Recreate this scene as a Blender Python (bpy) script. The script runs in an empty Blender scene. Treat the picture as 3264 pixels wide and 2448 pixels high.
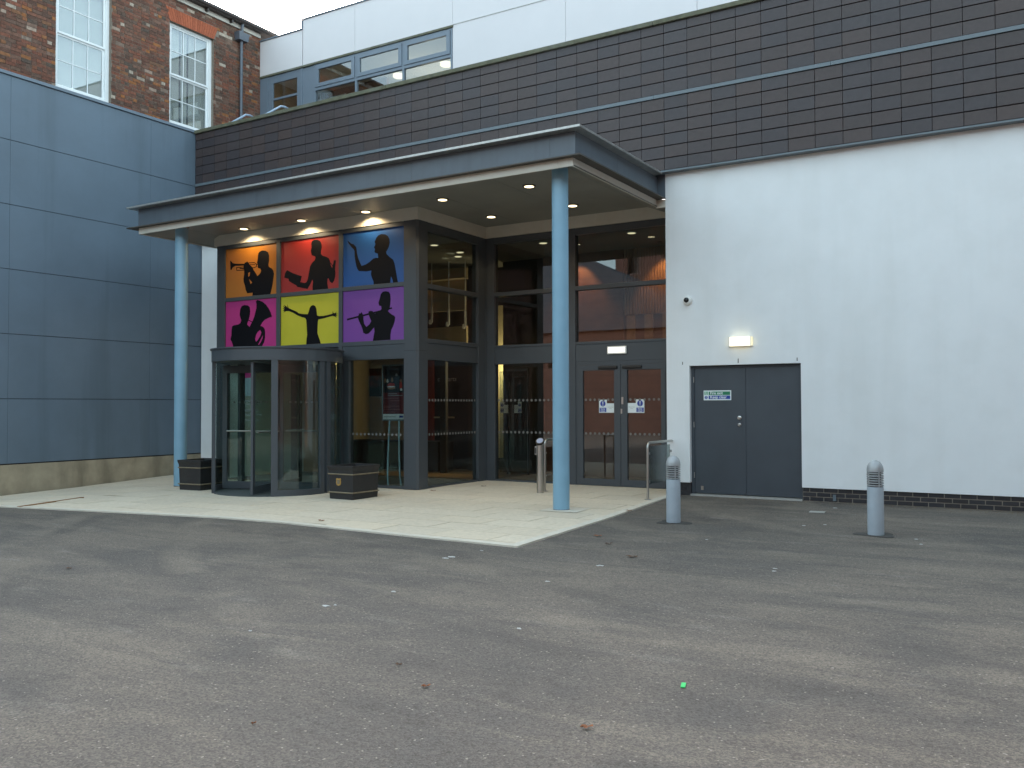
import bpy, bmesh, math, random
from mathutils import Vector, Matrix
random.seed(7)
sc = bpy.context.scene
R = math.radians

# ------------------------------------------------------------------ camera
ROWS = ((0.855158, 0.518358, -0.002942), (-0.014943, 0.018978, -0.999708), (-0.518151, 0.854953, 0.023975))
FPX, EYE, CX, CY = 2862.57, 1.6, 1632.0, 1224.0
cam_d = bpy.data.cameras.new('camera'); cam = bpy.data.objects.new('camera', cam_d)
sc.collection.objects.link(cam)
r_, d_, f_ = [Vector(v) for v in ROWS]
mw = Matrix((r_, -d_, -f_)).transposed().to_4x4(); mw.translation = (0, 0, EYE)
cam.matrix_world = mw
cam_d.sensor_width = 36; cam_d.lens = FPX / 3264 * 36; cam_d.clip_start = 0.05; cam_d.clip_end = 3000
sc.camera = cam

# ------------------------------------------------------------------ sky and sun
SUN_EL, SUN_AZ = 24.0, -49.0          # sun low behind the building, azimuth from +Y towards +X
w = bpy.data.worlds.new('World'); sc.world = w; w.use_nodes = True
nt = w.node_tree; nt.nodes.clear()
sky = nt.nodes.new('ShaderNodeTexSky'); sky.sky_type = 'NISHITA'; sky.sun_disc = False
sky.sun_elevation = R(SUN_EL); sky.sun_rotation = R(SUN_AZ); sky.air_density = 1.0; sky.dust_density = 3.0; sky.ozone_density = 1.0
hsv = nt.nodes.new('ShaderNodeHueSaturation'); hsv.inputs['Saturation'].default_value = 0.6; hsv.inputs['Hue'].default_value = 0.46
bg = nt.nodes.new('ShaderNodeBackground'); bg.inputs['Strength'].default_value = 0.15
wo = nt.nodes.new('ShaderNodeOutputWorld')
nt.links.new(sky.outputs[0], hsv.inputs['Color']); nt.links.new(hsv.outputs[0], bg.inputs[0]); nt.links.new(bg.outputs[0], wo.inputs[0])
sl = bpy.data.lights.new('sun', 'SUN'); sl.energy = 0.8; sl.angle = R(15); sl.color = (1, .93, .84)
so = bpy.data.objects.new('sun', sl); sc.collection.objects.link(so)
sd = Vector((math.sin(R(SUN_AZ)) * math.cos(R(SUN_EL)), math.cos(R(SUN_AZ)) * math.cos(R(SUN_EL)), math.sin(R(SUN_EL))))
so.rotation_euler = sd.to_track_quat('Z', 'Y').to_euler(); so.location = (0, 0, 40)
vs = sc.view_settings; vs.view_transform = 'Standard'; vs.look = 'None'; vs.exposure = 2.55; vs.gamma = 1; vs.use_curve_mapping = False
sc.cycles.transparent_max_bounces = 32; sc.cycles.max_bounces = 10; sc.cycles.sample_clamp_indirect = 6

# ------------------------------------------------------------------ pixel -> place
def ray(q):
    v = Vector(((q[0] - CX) / FPX, (q[1] - CY) / FPX, 1.0))
    return r_ * v.x + d_ * v.y + f_ * v.z
def on(q, ax, val):
    d = ray(q); o = Vector((0, 0, EYE)); t = (val - o[ax]) / d[ax]; return o + d * t
def zm(ox, oy, s): return lambda x, y: (ox + x / s, oy + y / s)

def cl(t, a=0., b=1.): return max(a, min(b, t))
def g(x, y):
    s = cl((14.5 - y) / 2.5)
    t = cl((-15 - x) / 3.6)
    return -0.04 * s - t * (0.08 + 0.11 * cl((14.5 - y) / 4.1, 0, 1.2))
def on_g(q):
    z = 0.
    for _ in range(6):
        p = on(q, 2, z); z = g(p.x, p.y)
    return Vector((p.x, p.y, z))

# ------------------------------------------------------------------ mesh builder
class MB:
    def __init__(s): s.v = []; s.f = []
    def add(s, vs_, fs):
        n = len(s.v); s.v += [tuple(p) for p in vs_]; s.f += [tuple(i + n for i in f) for f in fs]; return s
    def box(s, x0, x1, y0, y1, z0, z1):
        x0, x1 = sorted((x0, x1)); y0, y1 = sorted((y0, y1)); z0, z1 = sorted((z0, z1))
        return s.add([(x0, y0, z0), (x1, y0, z0), (x1, y1, z0), (x0, y1, z0), (x0, y0, z1), (x1, y0, z1), (x1, y1, z1), (x0, y1, z1)],
                     [(0, 3, 2, 1), (4, 5, 6, 7), (0, 1, 5, 4), (1, 2, 6, 5), (2, 3, 7, 6), (3, 0, 4, 7)])
    def rbox(s, c, sx, sy, z0, z1, rz):
        a, b = math.cos(rz), math.sin(rz); q = []
        for z in (z0, z1):
            for u, w_ in ((-1, -1), (1, -1), (1, 1), (-1, 1)):
                x, y = u * sx / 2, w_ * sy / 2; q.append((c[0] + a * x - b * y, c[1] + b * x + a * y, z))
        return s.add(q, [(0, 3, 2, 1), (4, 5, 6, 7), (0, 1, 5, 4), (1, 2, 6, 5), (2, 3, 7, 6), (3, 0, 4, 7)])
    def lathe(s, c, prof, n=32):
        vs_, fs = [], []
        for (r, z) in prof:
            for i in range(n):
                a = 2 * math.pi * i / n; vs_.append((c[0] + r * math.cos(a), c[1] + r * math.sin(a), c[2] + z))
        for k in range(len(prof) - 1):
            for i in range(n):
                j = (i + 1) % n; fs.append((k * n + i, k * n + j, (k + 1) * n + j, (k + 1) * n + i))
        fs.append(tuple(range(n - 1, -1, -1))); fs.append(tuple((len(prof) - 1) * n + i for i in range(n)))
        return s.add(vs_, fs)
    def tube(s, pts, r, n=12):
        pts = [Vector(p) for p in pts]; vs_, fs = [], []; up = None
        for k, p in enumerate(pts):
            t = (pts[min(k + 1, len(pts) - 1)] - pts[max(k - 1, 0)]).normalized()
            if up is None:
                up = Vector((0, 0, 1)) if abs(t.z) < .9 else Vector((1, 0, 0))
            a = (up - t * up.dot(t)).normalized(); b = t.cross(a); up = a
            for i in range(n):
                th = 2 * math.pi * i / n; vs_.append(p + a * r * math.cos(th) + b * r * math.sin(th))
        for k in range(len(pts) - 1):
            for i in range(n):
                j = (i + 1) % n; fs.append((k * n + i, k * n + j, (k + 1) * n + j, (k + 1) * n + i))
        fs.append(tuple(range(n - 1, -1, -1))); fs.append(tuple((len(pts) - 1) * n + i for i in range(n)))
        return s.add(vs_, fs)
    def prism(s, poly, off):
        n = len(poly); off = Vector(off); top = [Vector(p) for p in poly]
        return s.add(top + [p + off for p in top], [tuple(range(n)), tuple(range(2 * n - 1, n - 1, -1))] + [(i, (i + 1) % n + 0, n + (i + 1) % n, n + i)[::-1] for i in range(n)])
    def arc(s, c, r0, r1, a0, a1, z0, z1, n=24):
        vs_, fs = [], []
        for i in range(n + 1):
            a = a0 + (a1 - a0) * i / n; x, y = math.cos(a), math.sin(a)
            vs_ += [(c[0] + r0 * x, c[1] + r0 * y, z0), (c[0] + r1 * x, c[1] + r1 * y, z0), (c[0] + r1 * x, c[1] + r1 * y, z1), (c[0] + r0 * x, c[1] + r0 * y, z1)]
        for i in range(n):
            k = 4 * i
            for e in range(4): fs.append((k + e, k + (e + 1) % 4, k + 4 + (e + 1) % 4, k + 4 + e))
        fs += [(0, 3, 2, 1), (4 * n, 4 * n + 1, 4 * n + 2, 4 * n + 3)]
        return s.add(vs_, fs)
    def cells(s, xs, zs, holes, y0, y1, swap=False):
        nx, nz = len(xs) - 1, len(zs) - 1; H = set(holes); full = lambda i, k: 0 <= i < nx and 0 <= k < nz and (i, k) not in H
        P = (lambda x, y, z: (y, x, z)) if swap else (lambda x, y, z: (x, y, z))
        for i in range(nx):
            for k in range(nz):
                if not full(i, k): continue
                a, b, c, d = xs[i], xs[i + 1], zs[k], zs[k + 1]
                s.add([P(a, y0, c), P(b, y0, c), P(b, y0, d), P(a, y0, d)], [(0, 1, 2, 3)])
                s.add([P(a, y1, c), P(b, y1, c), P(b, y1, d), P(a, y1, d)], [(3, 2, 1, 0)])
                if not full(i - 1, k): s.add([P(a, y0, c), P(a, y1, c), P(a, y1, d), P(a, y0, d)], [(3, 2, 1, 0)])
                if not full(i + 1, k): s.add([P(b, y0, c), P(b, y1, c), P(b, y1, d), P(b, y0, d)], [(0, 1, 2, 3)])
                if not full(i, k - 1): s.add([P(a, y0, c), P(b, y0, c), P(b, y1, c), P(a, y1, c)], [(3, 2, 1, 0)])
                if not full(i, k + 1): s.add([P(a, y0, d), P(b, y0, d), P(b, y1, d), P(a, y1, d)], [(0, 1, 2, 3)])
        return s
    def build(s, name, mat, parent=None, smooth=False, bevel=0, label=None, kind=None, fix=True):
        off = Vector((0, 0, 0)); p = parent
        while p is not None: off += p.location; p = p.parent
        me = bpy.data.meshes.new(name)
        me.from_pydata([(v[0] - off.x, v[1] - off.y, v[2] - off.z) for v in s.v], [], s.f)
        if fix:
            bm = bmesh.new(); bm.from_mesh(me)
            if bevel:
                bmesh.ops.remove_doubles(bm, verts=bm.verts, dist=1e-5)
                ed = [e for e in bm.edges if len(e.link_faces) == 2 and e.calc_face_angle(0) > .5]
                bmesh.ops.bevel(bm, geom=ed, offset=bevel, segments=2, affect='EDGES', profile=.5)
            bmesh.ops.recalc_face_normals(bm, faces=bm.faces); bm.to_mesh(me); bm.free()
        me.materials.append(M_[mat] if isinstance(mat, str) else mat)
        if smooth:
            for pl in me.polygons: pl.use_smooth = True
            me.set_sharp_from_angle(angle=R(40))
        o = bpy.data.objects.new(name, me); sc.collection.objects.link(o)
        if parent is not None: o.parent = parent
        if label: o['label'] = label
        if kind: o['kind'] = kind
        return o
def B(x0, x1, y0, y1, z0, z1): return MB().box(x0, x1, y0, y1, z0, z1)
def thing(name, label, cat, loc=(0, 0, 0), group=None):
    o = bpy.data.objects.new(name, None); sc.collection.objects.link(o); o.location = loc; o.empty_display_size = .2
    o['label'] = label; o['category'] = cat
    if group: o['group'] = group
    return o
def tag(o, label, cat, group=None):
    o['label'] = label; o['category'] = cat
    if group: o['group'] = group
    return o
def inst(me, name, loc, parent):
    o = bpy.data.objects.new(name, me); sc.collection.objects.link(o); o.parent = parent; o.location = loc; return o

# ------------------------------------------------------------------ materials
M_ = {}
def mat(name, col=(.5, .5, .5), rough=.6, metal=0., spec=.5, var=.12, scale=6., bump=0., bscale=60., grime=0., streak=None, tint=None):
    """painted / mineral surface: slow mottling, fine grain and optional relief"""
    m = bpy.data.materials.new(name); m.use_nodes = True; t = m.node_tree; N = t.nodes; b = N['Principled BSDF']; Lk = t.links.new
    b.inputs['Metallic'].default_value = metal; b.inputs['Specular IOR Level'].default_value = spec
    tc = N.new('ShaderNodeTexCoord'); geo = N.new('ShaderNodeNewGeometry')
    n1 = N.new('ShaderNodeTexNoise'); n1.inputs['Scale'].default_value = scale; n1.inputs['Detail'].default_value = 6; n1.inputs['Roughness'].default_value = .62
    Lk(geo.outputs['Position'], n1.inputs['Vector'])
    rmp = N.new('ShaderNodeMapRange'); rmp.inputs[1].default_value = .25; rmp.inputs[2].default_value = .75; rmp.inputs[3].default_value = 1 - var; rmp.inputs[4].default_value = 1 + var
    Lk(n1.outputs['Fac'], rmp.inputs[0])
    mul = N.new('ShaderNodeMix'); mul.data_type = 'RGBA'; mul.blend_type = 'MULTIPLY'; mul.inputs[0].default_value = 1
    mul.inputs[6].default_value = (*col, 1); Lk(rmp.outputs[0], mul.inputs[7]); out = mul.outputs[2]
    if tint:
        n2 = N.new('ShaderNodeTexNoise'); n2.inputs['Scale'].default_value = tint[1]; n2.inputs['Detail'].default_value = 4; Lk(geo.outputs['Position'], n2.inputs['Vector'])
        mr = N.new('ShaderNodeMapRange'); mr.inputs[1].default_value = .48; mr.inputs[2].default_value = .72; mr.inputs[4].default_value = tint[2]; Lk(n2.outputs['Fac'], mr.inputs[0])
        mx = N.new('ShaderNodeMix'); mx.data_type = 'RGBA'; Lk(mr.outputs[0], mx.inputs[0]); Lk(out, mx.inputs[6]); mx.inputs[7].default_value = (*tint[0], 1); out = mx.outputs[2]
    if streak:
        mp = N.new('ShaderNodeMapping'); mp.inputs['Scale'].default_value = streak[1]; Lk(geo.outputs['Position'], mp.inputs[0])
        n3 = N.new('ShaderNodeTexNoise'); n3.inputs['Scale'].default_value = 1; n3.inputs['Detail'].default_value = 5; Lk(mp.outputs[0], n3.inputs['Vector'])
        mr = N.new('ShaderNodeMapRange'); mr.inputs[1].default_value = .5; mr.inputs[2].default_value = .75; mr.inputs[4].default_value = streak[2]; Lk(n3.outputs['Fac'], mr.inputs[0])
        mx = N.new('ShaderNodeMix'); mx.data_type = 'RGBA'; Lk(mr.outputs[0], mx.inputs[0]); Lk(out, mx.inputs[6]); mx.inputs[7].default_value = (*streak[0], 1); out = mx.outputs[2]
    Lk(out, b.inputs['Base Color'])
    rr = N.new('ShaderNodeMapRange'); rr.inputs[3].default_value = max(.03, rough - .1); rr.inputs[4].default_value = min(1, rough + .1); Lk(n1.outputs['Fac'], rr.inputs[0]); Lk(rr.outputs[0], b.inputs['Roughness'])
    if bump:
        n4 = N.new('ShaderNodeTexNoise'); n4.inputs['Scale'].default_value = bscale; n4.inputs['Detail'].default_value = 3; Lk(geo.outputs['Position'], n4.inputs['Vector'])
        bp = N.new('ShaderNodeBump'); bp.inputs['Strength'].default_value = bump; bp.inputs['Distance'].default_value = .01; Lk(n4.outputs['Fac'], bp.inputs['Height']); Lk(bp.outputs[0], b.inputs['Normal'])
    M_[name] = m; return m
def pieces(name, stops, rough=.7, bump=.3, bscale=80., mott=.25, spec=.4):
    """one colour per piece, picked by object and by mesh island"""
    m = bpy.data.materials.new(name); m.use_nodes = True; t = m.node_tree; N = t.nodes; b = N['Principled BSDF']; Lk = t.links.new
    oi = N.new('ShaderNodeObjectInfo'); geo = N.new('ShaderNodeNewGeometry')
    ad = N.new('ShaderNodeMath'); ad.operation = 'ADD'; Lk(oi.outputs['Random'], ad.inputs[0]); Lk(geo.outputs['Random Per Island'], ad.inputs[1])
    fr = N.new('ShaderNodeMath'); fr.operation = 'FRACT'; Lk(ad.outputs[0], fr.inputs[0])
    cr = N.new('ShaderNodeValToRGB'); cr.color_ramp.interpolation = 'LINEAR'; e = cr.color_ramp.elements
    e[0].position = stops[0][0]; e[0].color = (*stops[0][1], 1); e[1].position = stops[-1][0]; e[1].color = (*stops[-1][1], 1)
    for p, c in stops[1:-1]: k = e.new(p); k.color = (*c, 1)
    Lk(fr.outputs[0], cr.inputs[0])
    n1 = N.new('ShaderNodeTexNoise'); n1.inputs['Scale'].default_value = 18; n1.inputs['Detail'].default_value = 6; Lk(geo.outputs['Position'], n1.inputs['Vector'])
    rm = N.new('ShaderNodeMapRange'); rm.inputs[1].default_value = .25; rm.inputs[2].default_value = .75; rm.inputs[3].default_value = 1 - mott; rm.inputs[4].default_value = 1 + mott; Lk(n1.outputs['Fac'], rm.inputs[0])
    mul = N.new('ShaderNodeMix'); mul.data_type = 'RGBA'; mul.blend_type = 'MULTIPLY'; mul.inputs[0].default_value = 1; Lk(cr.outputs[0], mul.inputs[6]); Lk(rm.outputs[0], mul.inputs[7]); Lk(mul.outputs[2], b.inputs['Base Color'])
    b.inputs['Roughness'].default_value = rough; b.inputs['Specular IOR Level'].default_value = spec
    n4 = N.new('ShaderNodeTexNoise'); n4.inputs['Scale'].default_value = bscale; Lk(geo.outputs['Position'], n4.inputs['Vector'])
    bp = N.new('ShaderNodeBump'); bp.inputs['Strength'].default_value = bump; bp.inputs['Distance'].default_value = .006; Lk(n4.outputs['Fac'], bp.inputs['Height']); Lk(bp.outputs[0], b.inputs['Normal'])
    M_[name] = m; return m
def glass(name, tint=(.75, .8, .79), base=.07, gain=.9, rough=.0):
    m = bpy.data.materials.new(name); m.use_nodes = True; t = m.node_tree; N = t.nodes; N.clear(); Lk = t.links.new
    lw = N.new('ShaderNodeLayerWeight'); lw.inputs[0].default_value = .5
    pw = N.new('ShaderNodeMath'); pw.operation = 'POWER'; pw.inputs[1].default_value = 4.5; Lk(lw.outputs['Facing'], pw.inputs[0])
    ma = N.new('ShaderNodeMath'); ma.operation = 'MULTIPLY_ADD'; ma.inputs[1].default_value = gain; ma.inputs[2].default_value = base; Lk(pw.outputs[0], ma.inputs[0])
    tr = N.new('ShaderNodeBsdfTransparent'); tr.inputs[0].default_value = (*tint, 1)
    gl = N.new('ShaderNodeBsdfGlossy'); gl.inputs['Roughness'].default_value = rough; gl.inputs[0].default_value = (.9, .95, 1, 1)
    mx = N.new('ShaderNodeMixShader'); o = N.new('ShaderNodeOutputMaterial')
    Lk(ma.outputs[0], mx.inputs[0]); Lk(tr.outputs[0], mx.inputs[1]); Lk(gl.outputs[0], mx.inputs[2]); Lk(mx.outputs[0], o.inputs[0]); M_[name] = m
def emit(name, col, s):
    m = bpy.data.materials.new(name); m.use_nodes = True; b = m.node_tree.nodes['Principled BSDF']
    b.inputs['Base Color'].default_value = (*[min(.8, c) for c in col], 1); b.inputs['Emission Color'].default_value = (*col, 1); b.inputs['Emission Strength'].default_value = s; b.inputs['Roughness'].default_value = .4; M_[name] = m

mat('render', (.78, .80, .80), .85, var=.035, scale=1.3, bump=.25, bscale=220, streak=((.66, .675, .655), (2.2, 2.2, .22), .35), tint=((.70, .715, .70), 2.2, .3))
mat('upper_panel', (.66, .64, .65), .6, var=.03, scale=1.1)
mat('frame', (.056, .065, .074), .45, var=.06, scale=3)
mat('frame_light', (.15, .19, .235), .45, var=.06, scale=3)
mat('fascia', (.10, .122, .145), .45, var=.12, scale=2.2, streak=((.075, .09, .105), (6, 6, .8), .5))
mat('lip', (.42, .42, .40), .4, metal=.6, var=.25, scale=9)
mat('beam_under', (.075, .066, .055), .7, var=.2, scale=5)
mat('cream', (.56, .53, .46), .75, var=.08, scale=3, tint=((.40, .34, .26), 3, .35))
mat('soffit', (.24, .23, .20), .6, var=.07, scale=2, tint=((.19, .18, .16), 1.3, .6))
mat('blue_paint', (.205, .37, .485), .38, var=.05, scale=3, tint=((.24, .42, .54), 1.5, .5))
mat('blue_panel', (.122, .165, .210), .5, var=.10, scale=.9, bump=.06, bscale=150, streak=((.075, .103, .130), (1.6, 1.6, .12), .75))
mat('panel_joint', (.02, .02, .024), .8)
mat('concrete', (.34, .29, .205), .9, var=.22, scale=3, bump=.4, bscale=60, streak=((.15, .13, .09), (2.6, 2.6, .45), .8))
mat('coping', (.115, .115, .075), .9, var=.35, scale=6, bump=.5, bscale=50, tint=((.20, .21, .19), 1.2, .5))
mat('trim_blue', (.125, .155, .175), .45, var=.08, scale=4)
mat('dark_back', (.012, .012, .014), .9)
mat('door_paint', (.048, .058, .070), .5, var=.10, scale=2, tint=((.062, .075, .088), 1.4, .5))
mat('steel', (.50, .49, .46), .34, metal=1, var=.03, scale=3)
mat('steel_dull', (.42, .41, .39), .45, metal=.9, var=.04, scale=3)
mat('bollard_paint', (.33, .38, .42), .5, var=.10, scale=5, tint=((.40, .43, .45), 3, .5))
mat('bollard_head', (.36, .375, .38), .42, var=.12, scale=8, metal=.2)
mat('black_plastic', (.012, .012, .013), .4)
mat('white_plastic', (.72, .72, .68), .4, var=.04)
mat('planter', (.018, .018, .019), .55, var=.3, scale=7, bump=.3, bscale=40, tint=((.035, .032, .028), 4, .6))
mat('planter_band', (.19, .155, .10), .6, var=.3, scale=9)
mat('gold', (.42, .26, .07), .45, metal=.3, var=.25, scale=30)
mat('soil', (.02, .016, .012), .95, var=.4, scale=20, bump=.8, bscale=30)
mat('mortar', (.21, .175, .14), .95, var=.25, scale=12, bump=.3)
mat('mortar_grey', (.30, .26, .21), .95, var=.25, scale=12, bump=.3)
mat('sash_white', (.78, .80, .80), .45, var=.03)
mat('blind', (.80, .78, .68), .8, var=.05)
mat('gutter', (.055, .045, .042), .5, var=.15)
mat('eave_cream', (.50, .47, .42), .7, var=.15, scale=5)
mat('pipe_grey', (.10, .115, .14), .45, var=.1)
mat('slate', (.035, .038, .046), .6, var=.25, scale=9, bump=.3)
mat('roof_felt', (.10, .10, .10), .9)
mat('black_vinyl', (.004, .004, .006), .6, spec=.15)
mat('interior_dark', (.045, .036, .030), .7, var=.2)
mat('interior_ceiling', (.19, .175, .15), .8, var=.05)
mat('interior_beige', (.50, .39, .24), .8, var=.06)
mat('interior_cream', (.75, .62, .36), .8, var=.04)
mat('interior_floor', (.10, .075, .05), .35, var=.2)
mat('mat_floor', (.075, .085, .082), .9, var=.2, scale=30)
mat('oak_floor', (.42, .25, .11), .4, var=.2)
mat('wood_wall', (.13, .052, .030), .5, var=.25, scale=4, streak=((.06, .025, .016), (.6, .6, 9), .7))
mat('wood_slat', (.22, .11, .055), .55, var=.2, scale=8)
mat('red_paint', (.22, .018, .012), .5, var=.1)
mat('art_red', (.02, .012, .012), .5, var=.2, tint=((.32, .03, .012), 2.2, 1.))
mat('maroon', (.14, .018, .022), .5, var=.1)
mat('poster_dark', (.012, .012, .016), .4, var=.2)
mat('poster_red', (.50, .045, .035), .5, var=.2, scale=20)
mat('poster_skin', (.30, .16, .09), .5, var=.3, scale=20)
mat('paper', (.78, .78, .75), .6, var=.03)
mat('print_grey', (.30, .30, .30), .6); mat('print_pink', (.30, .09, .09), .6)
mat('sign_blue', (.012, .045, .30), .4); mat('sign_green', (.015, .19, .09), .4); mat('sign_white', (.72, .78, .78), .4, var=.02); mat('sign_pale', (.42, .62, .50), .4)
mat('magenta', (.45, .02, .16), .5)
mat('leaf', (.22, .075, .025), .8, var=.4, scale=30); mat('leaf_brown', (.09, .045, .022), .8, var=.4, scale=30)
mat('green_card', (.04, .55, .14), .6, var=.05)
mat('splotch', (.45, .45, .43), .8, var=.1, scale=60)
mat('tarmac_patch', (.055, .052, .046), .95, var=.3, scale=14, bump=.6, bscale=80)
mat('slab_light', (.36, .35, .32), .85, var=.12)
mat('kerb', (.60, .545, .45), .85, var=.12, scale=5, bump=.3, bscale=120)
mat('rust', (.24, .12, .045), .9, var=.3, scale=20)
mat('brick_far', (.075, .036, .027), .9, var=.3, scale=5)
for n, c in {'film_orange': (.42, .155, .018), 'film_red': (.31, .028, .023), 'film_blue': (.018, .085, .29), 'film_pink': (.46, .035, .20), 'film_yellow': (.52, .48, .030), 'film_purple': (.18, .055, .29)}.items(): mat(n, c, .35, var=.05, scale=2.5)
pieces('tile', [(0, (.049, .037, .036)), (.3, (.057, .041, .039)), (.55, (.045, .037, .040)), (.8, (.050, .042, .045)), (1, (.062, .043, .039))], .42, .25, 120, .12)
pieces('brick', [(0, (.16, .060, .038)), (.16, (.10, .055, .040)), (.30, (.19, .070, .042)), (.42, (.085, .062, .048)), (.55, (.155, .085, .060)), (.68, (.21, .075, .045)), (.80, (.12, .075, .055)), (.86, (.30, .115, .040)), (.90, (.17, .07, .045)), (.945, (.21, .15, .115)), (.97, (.46, .38, .30)), (1, (.16, .062, .04))], .9, .7, 70, .38)
pieces('arch_brick', [(0, (.33, .085, .038)), (.5, (.38, .105, .05)), (1, (.29, .075, .035))], .85, .4, 80, .18)
pieces('plinth_brick', [(0, (.022, .022, .026)), (.5, (.034, .033, .037)), (1, (.028, .025, .026))], .5, .4, 80, .25)
pieces('paving', [(0, (.605, .52, .40)), (.35, (.64, .55, .425)), (.7, (.57, .49, .38)), (1, (.625, .53, .40))], .85, .3, 140, .10)
glass('glass'); glass('glass_door', (.82, .89, .87), .05, .8); glass('glass_sash', (.78, .80, .80), .15, .8); glass('glass_upper', (.75, .78, .78), .10, .9); glass('dots', (.55, .57, .57), .12, .2, .5)
glass('glass_frost', (.55, .6, .58), .10, .5, .25); glass('dome_glass', (.05, .05, .05), .08, .6, .02)
emit('lamp_warm', (1, .80, .46), .7); emit('lamp_bulkhead', (1, .97, .86), .22); emit('lamp_wall', (1, .86, .55), .24); emit('lamp_inside', (1, .84, .52), .22); emit('lamp_ceiling', (1, .88, .64), .30); emit('lamp_rim', (.9, .72, .35), .65)
m = M_['dots']; mdot = mat('dot_vinyl', (.16, .16, .15), .8)

# asphalt
m = bpy.data.materials.new('asphalt'); m.use_nodes = True; t = m.node_tree; N = t.nodes; b = N['Principled BSDF']; Lk = t.links.new
geo = N.new('ShaderNodeNewGeometry')
def noise(s, det=6, rough=.6, vec=None, dist=0.):
    n = N.new('ShaderNodeTexNoise'); n.inputs['Scale'].default_value = s; n.inputs['Detail'].default_value = det; n.inputs['Roughness'].default_value = rough; n.inputs['Distortion'].default_value = dist
    Lk(vec or geo.outputs['Position'], n.inputs['Vector']); return n.outputs['Fac']
def rng(f, a, b_, c, d):
    n = N.new('ShaderNodeMapRange'); n.inputs[1].default_value = a; n.inputs[2].default_value = b_; n.inputs[3].default_value = c; n.inputs[4].default_value = d; Lk(f, n.inputs[0]); return n.outputs[0]
def mixc(fac, a, b_, mode='MIX'):
    n = N.new('ShaderNodeMix'); n.data_type = 'RGBA'; n.blend_type = mode
    if isinstance(fac, (int, float)): n.inputs[0].default_value = fac
    else: Lk(fac, n.inputs[0])
    for s_, v in ((6, a), (7, b_)):
        if isinstance(v, tuple): n.inputs[s_].default_value = (*v, 1)
        else: Lk(v, n.inputs[s_])
    return n.outputs[2]
mp = N.new('ShaderNodeMapping'); mp.inputs['Rotation'].default_value = (0, 0, R(28)); mp.inputs['Scale'].default_value = (.35, 1.3, 1); Lk(geo.outputs['Position'], mp.inputs[0])
base = mixc(rng(noise(.45, 5, .6, dist=.6), .38, .64, 0, 1), (.084, .079, .072), (.134, .119, .100))
base = mixc(rng(noise(1.0, 6, .65, mp.outputs[0], .8), .48, .70, 0, .75), base, (.185, .163, .132))
base = mixc(rng(noise(1.7, 5, .6, mp.outputs[0], 1.2), .53, .70, 0, .65), base, (.062, .058, .053))
base = mixc(rng(noise(2.6, 6, .7, mp.outputs[0]), .58, .74, 0, .55), base, (.215, .205, .19))
sub = N.new('ShaderNodeVectorMath'); sub.operation = 'SUBTRACT'; sub.inputs[1].default_value = (-1.0, 16.0, 0); Lk(geo.outputs['Position'], sub.inputs[0])
def arcs(scale, lo, hi, col, fac):
    global base
    wv = N.new('ShaderNodeTexWave'); wv.wave_type = 'RINGS'; wv.rings_direction = 'Z'; wv.inputs['Scale'].default_value = scale; wv.inputs['Distortion'].default_value = 5.; wv.inputs['Detail'].default_value = 3; wv.inputs['Detail Scale'].default_value = .35; Lk(sub.outputs[0], wv.inputs['Vector'])
    mk = N.new('ShaderNodeMath'); mk.operation = 'MULTIPLY'; Lk(rng(wv.outputs['Fac'], lo, hi, 0, 1), mk.inputs[0]); Lk(rng(noise(.55, 4, .6, dist=1.), .45, .62, 0, fac), mk.inputs[1])
    base = mixc(mk.outputs[0], base, col)
arcs(.22, .86, .98, (.064, .060, .054), .55); arcs(.17, .84, .99, (.205, .182, .148), .55)
vor = N.new('ShaderNodeTexVoronoi'); vor.inputs['Scale'].default_value = 95; Lk(geo.outputs['Position'], vor.inputs['Vector'])
vsep = N.new('ShaderNodeSeparateColor'); Lk(vor.outputs['Color'], vsep.inputs[0])
base = mixc(1., base, rng(vsep.outputs[0], 0, 1, .58, 1.42), 'MULTIPLY')
base = mixc(rng(noise(55, 2, .5), .3, .7, 0, .35), base, (.10, .09, .082))
pk = N.new('ShaderNodeMath'); pk.operation = 'GREATER_THAN'; pk.inputs[1].default_value = .992; Lk(vsep.outputs[1], pk.inputs[0])
base = mixc(pk.outputs[0], base, (.26, .24, .21))
base = mixc(1., base, (1.07, 1.01, .97), 'MULTIPLY'); Lk(base, b.inputs['Base Color']); b.inputs['Roughness'].default_value = .85; b.inputs['Specular IOR Level'].default_value = .35
bp = N.new('ShaderNodeBump'); bp.inputs['Strength'].default_value = .7; bp.inputs['Distance'].default_value = .006; Lk(vor.outputs['Distance'], bp.inputs['Height']); Lk(bp.outputs[0], b.inputs['Normal'])
M_['asphalt'] = m

# ------------------------------------------------------------------ ground
def grid(name, xs, ys, dz, matn, kind='structure'):
    mb = MB(); vs_ = [(x, y, g(x, y) + dz(x, y)) for y in ys for x in xs]; n = len(xs)
    mb.add(vs_, [(j * n + i, j * n + i + 1, (j + 1) * n + i + 1, (j + 1) * n + i) for j in range(len(ys) - 1) for i in range(n - 1)])
    o = mb.build(name, matn, smooth=True, kind=kind); return o
lin = lambda a, b_, n: [a + (b_ - a) * i / n for i in range(n + 1)]
def bumpy(x, y):
    k = cl((14.2 - y) / 3) if x > -6 else 0
    return -.012 + .004 * math.sin(1.1 * x + .7 * y) * math.sin(.9 * y - .4 * x) * k
yard = grid('asphalt_yard', [-900, -300, -120, -60, -30] + lin(-20, 10, 60) + [20, 60, 150, 400, 900], [-900, -300, -100, -40, -15, -6] + lin(-2, 16, 36) + [24, 60, 200, 900], bumpy, 'asphalt')
yard['label'] = 'grey asphalt yard with pale dusty patches in front of the entrance'

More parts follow.
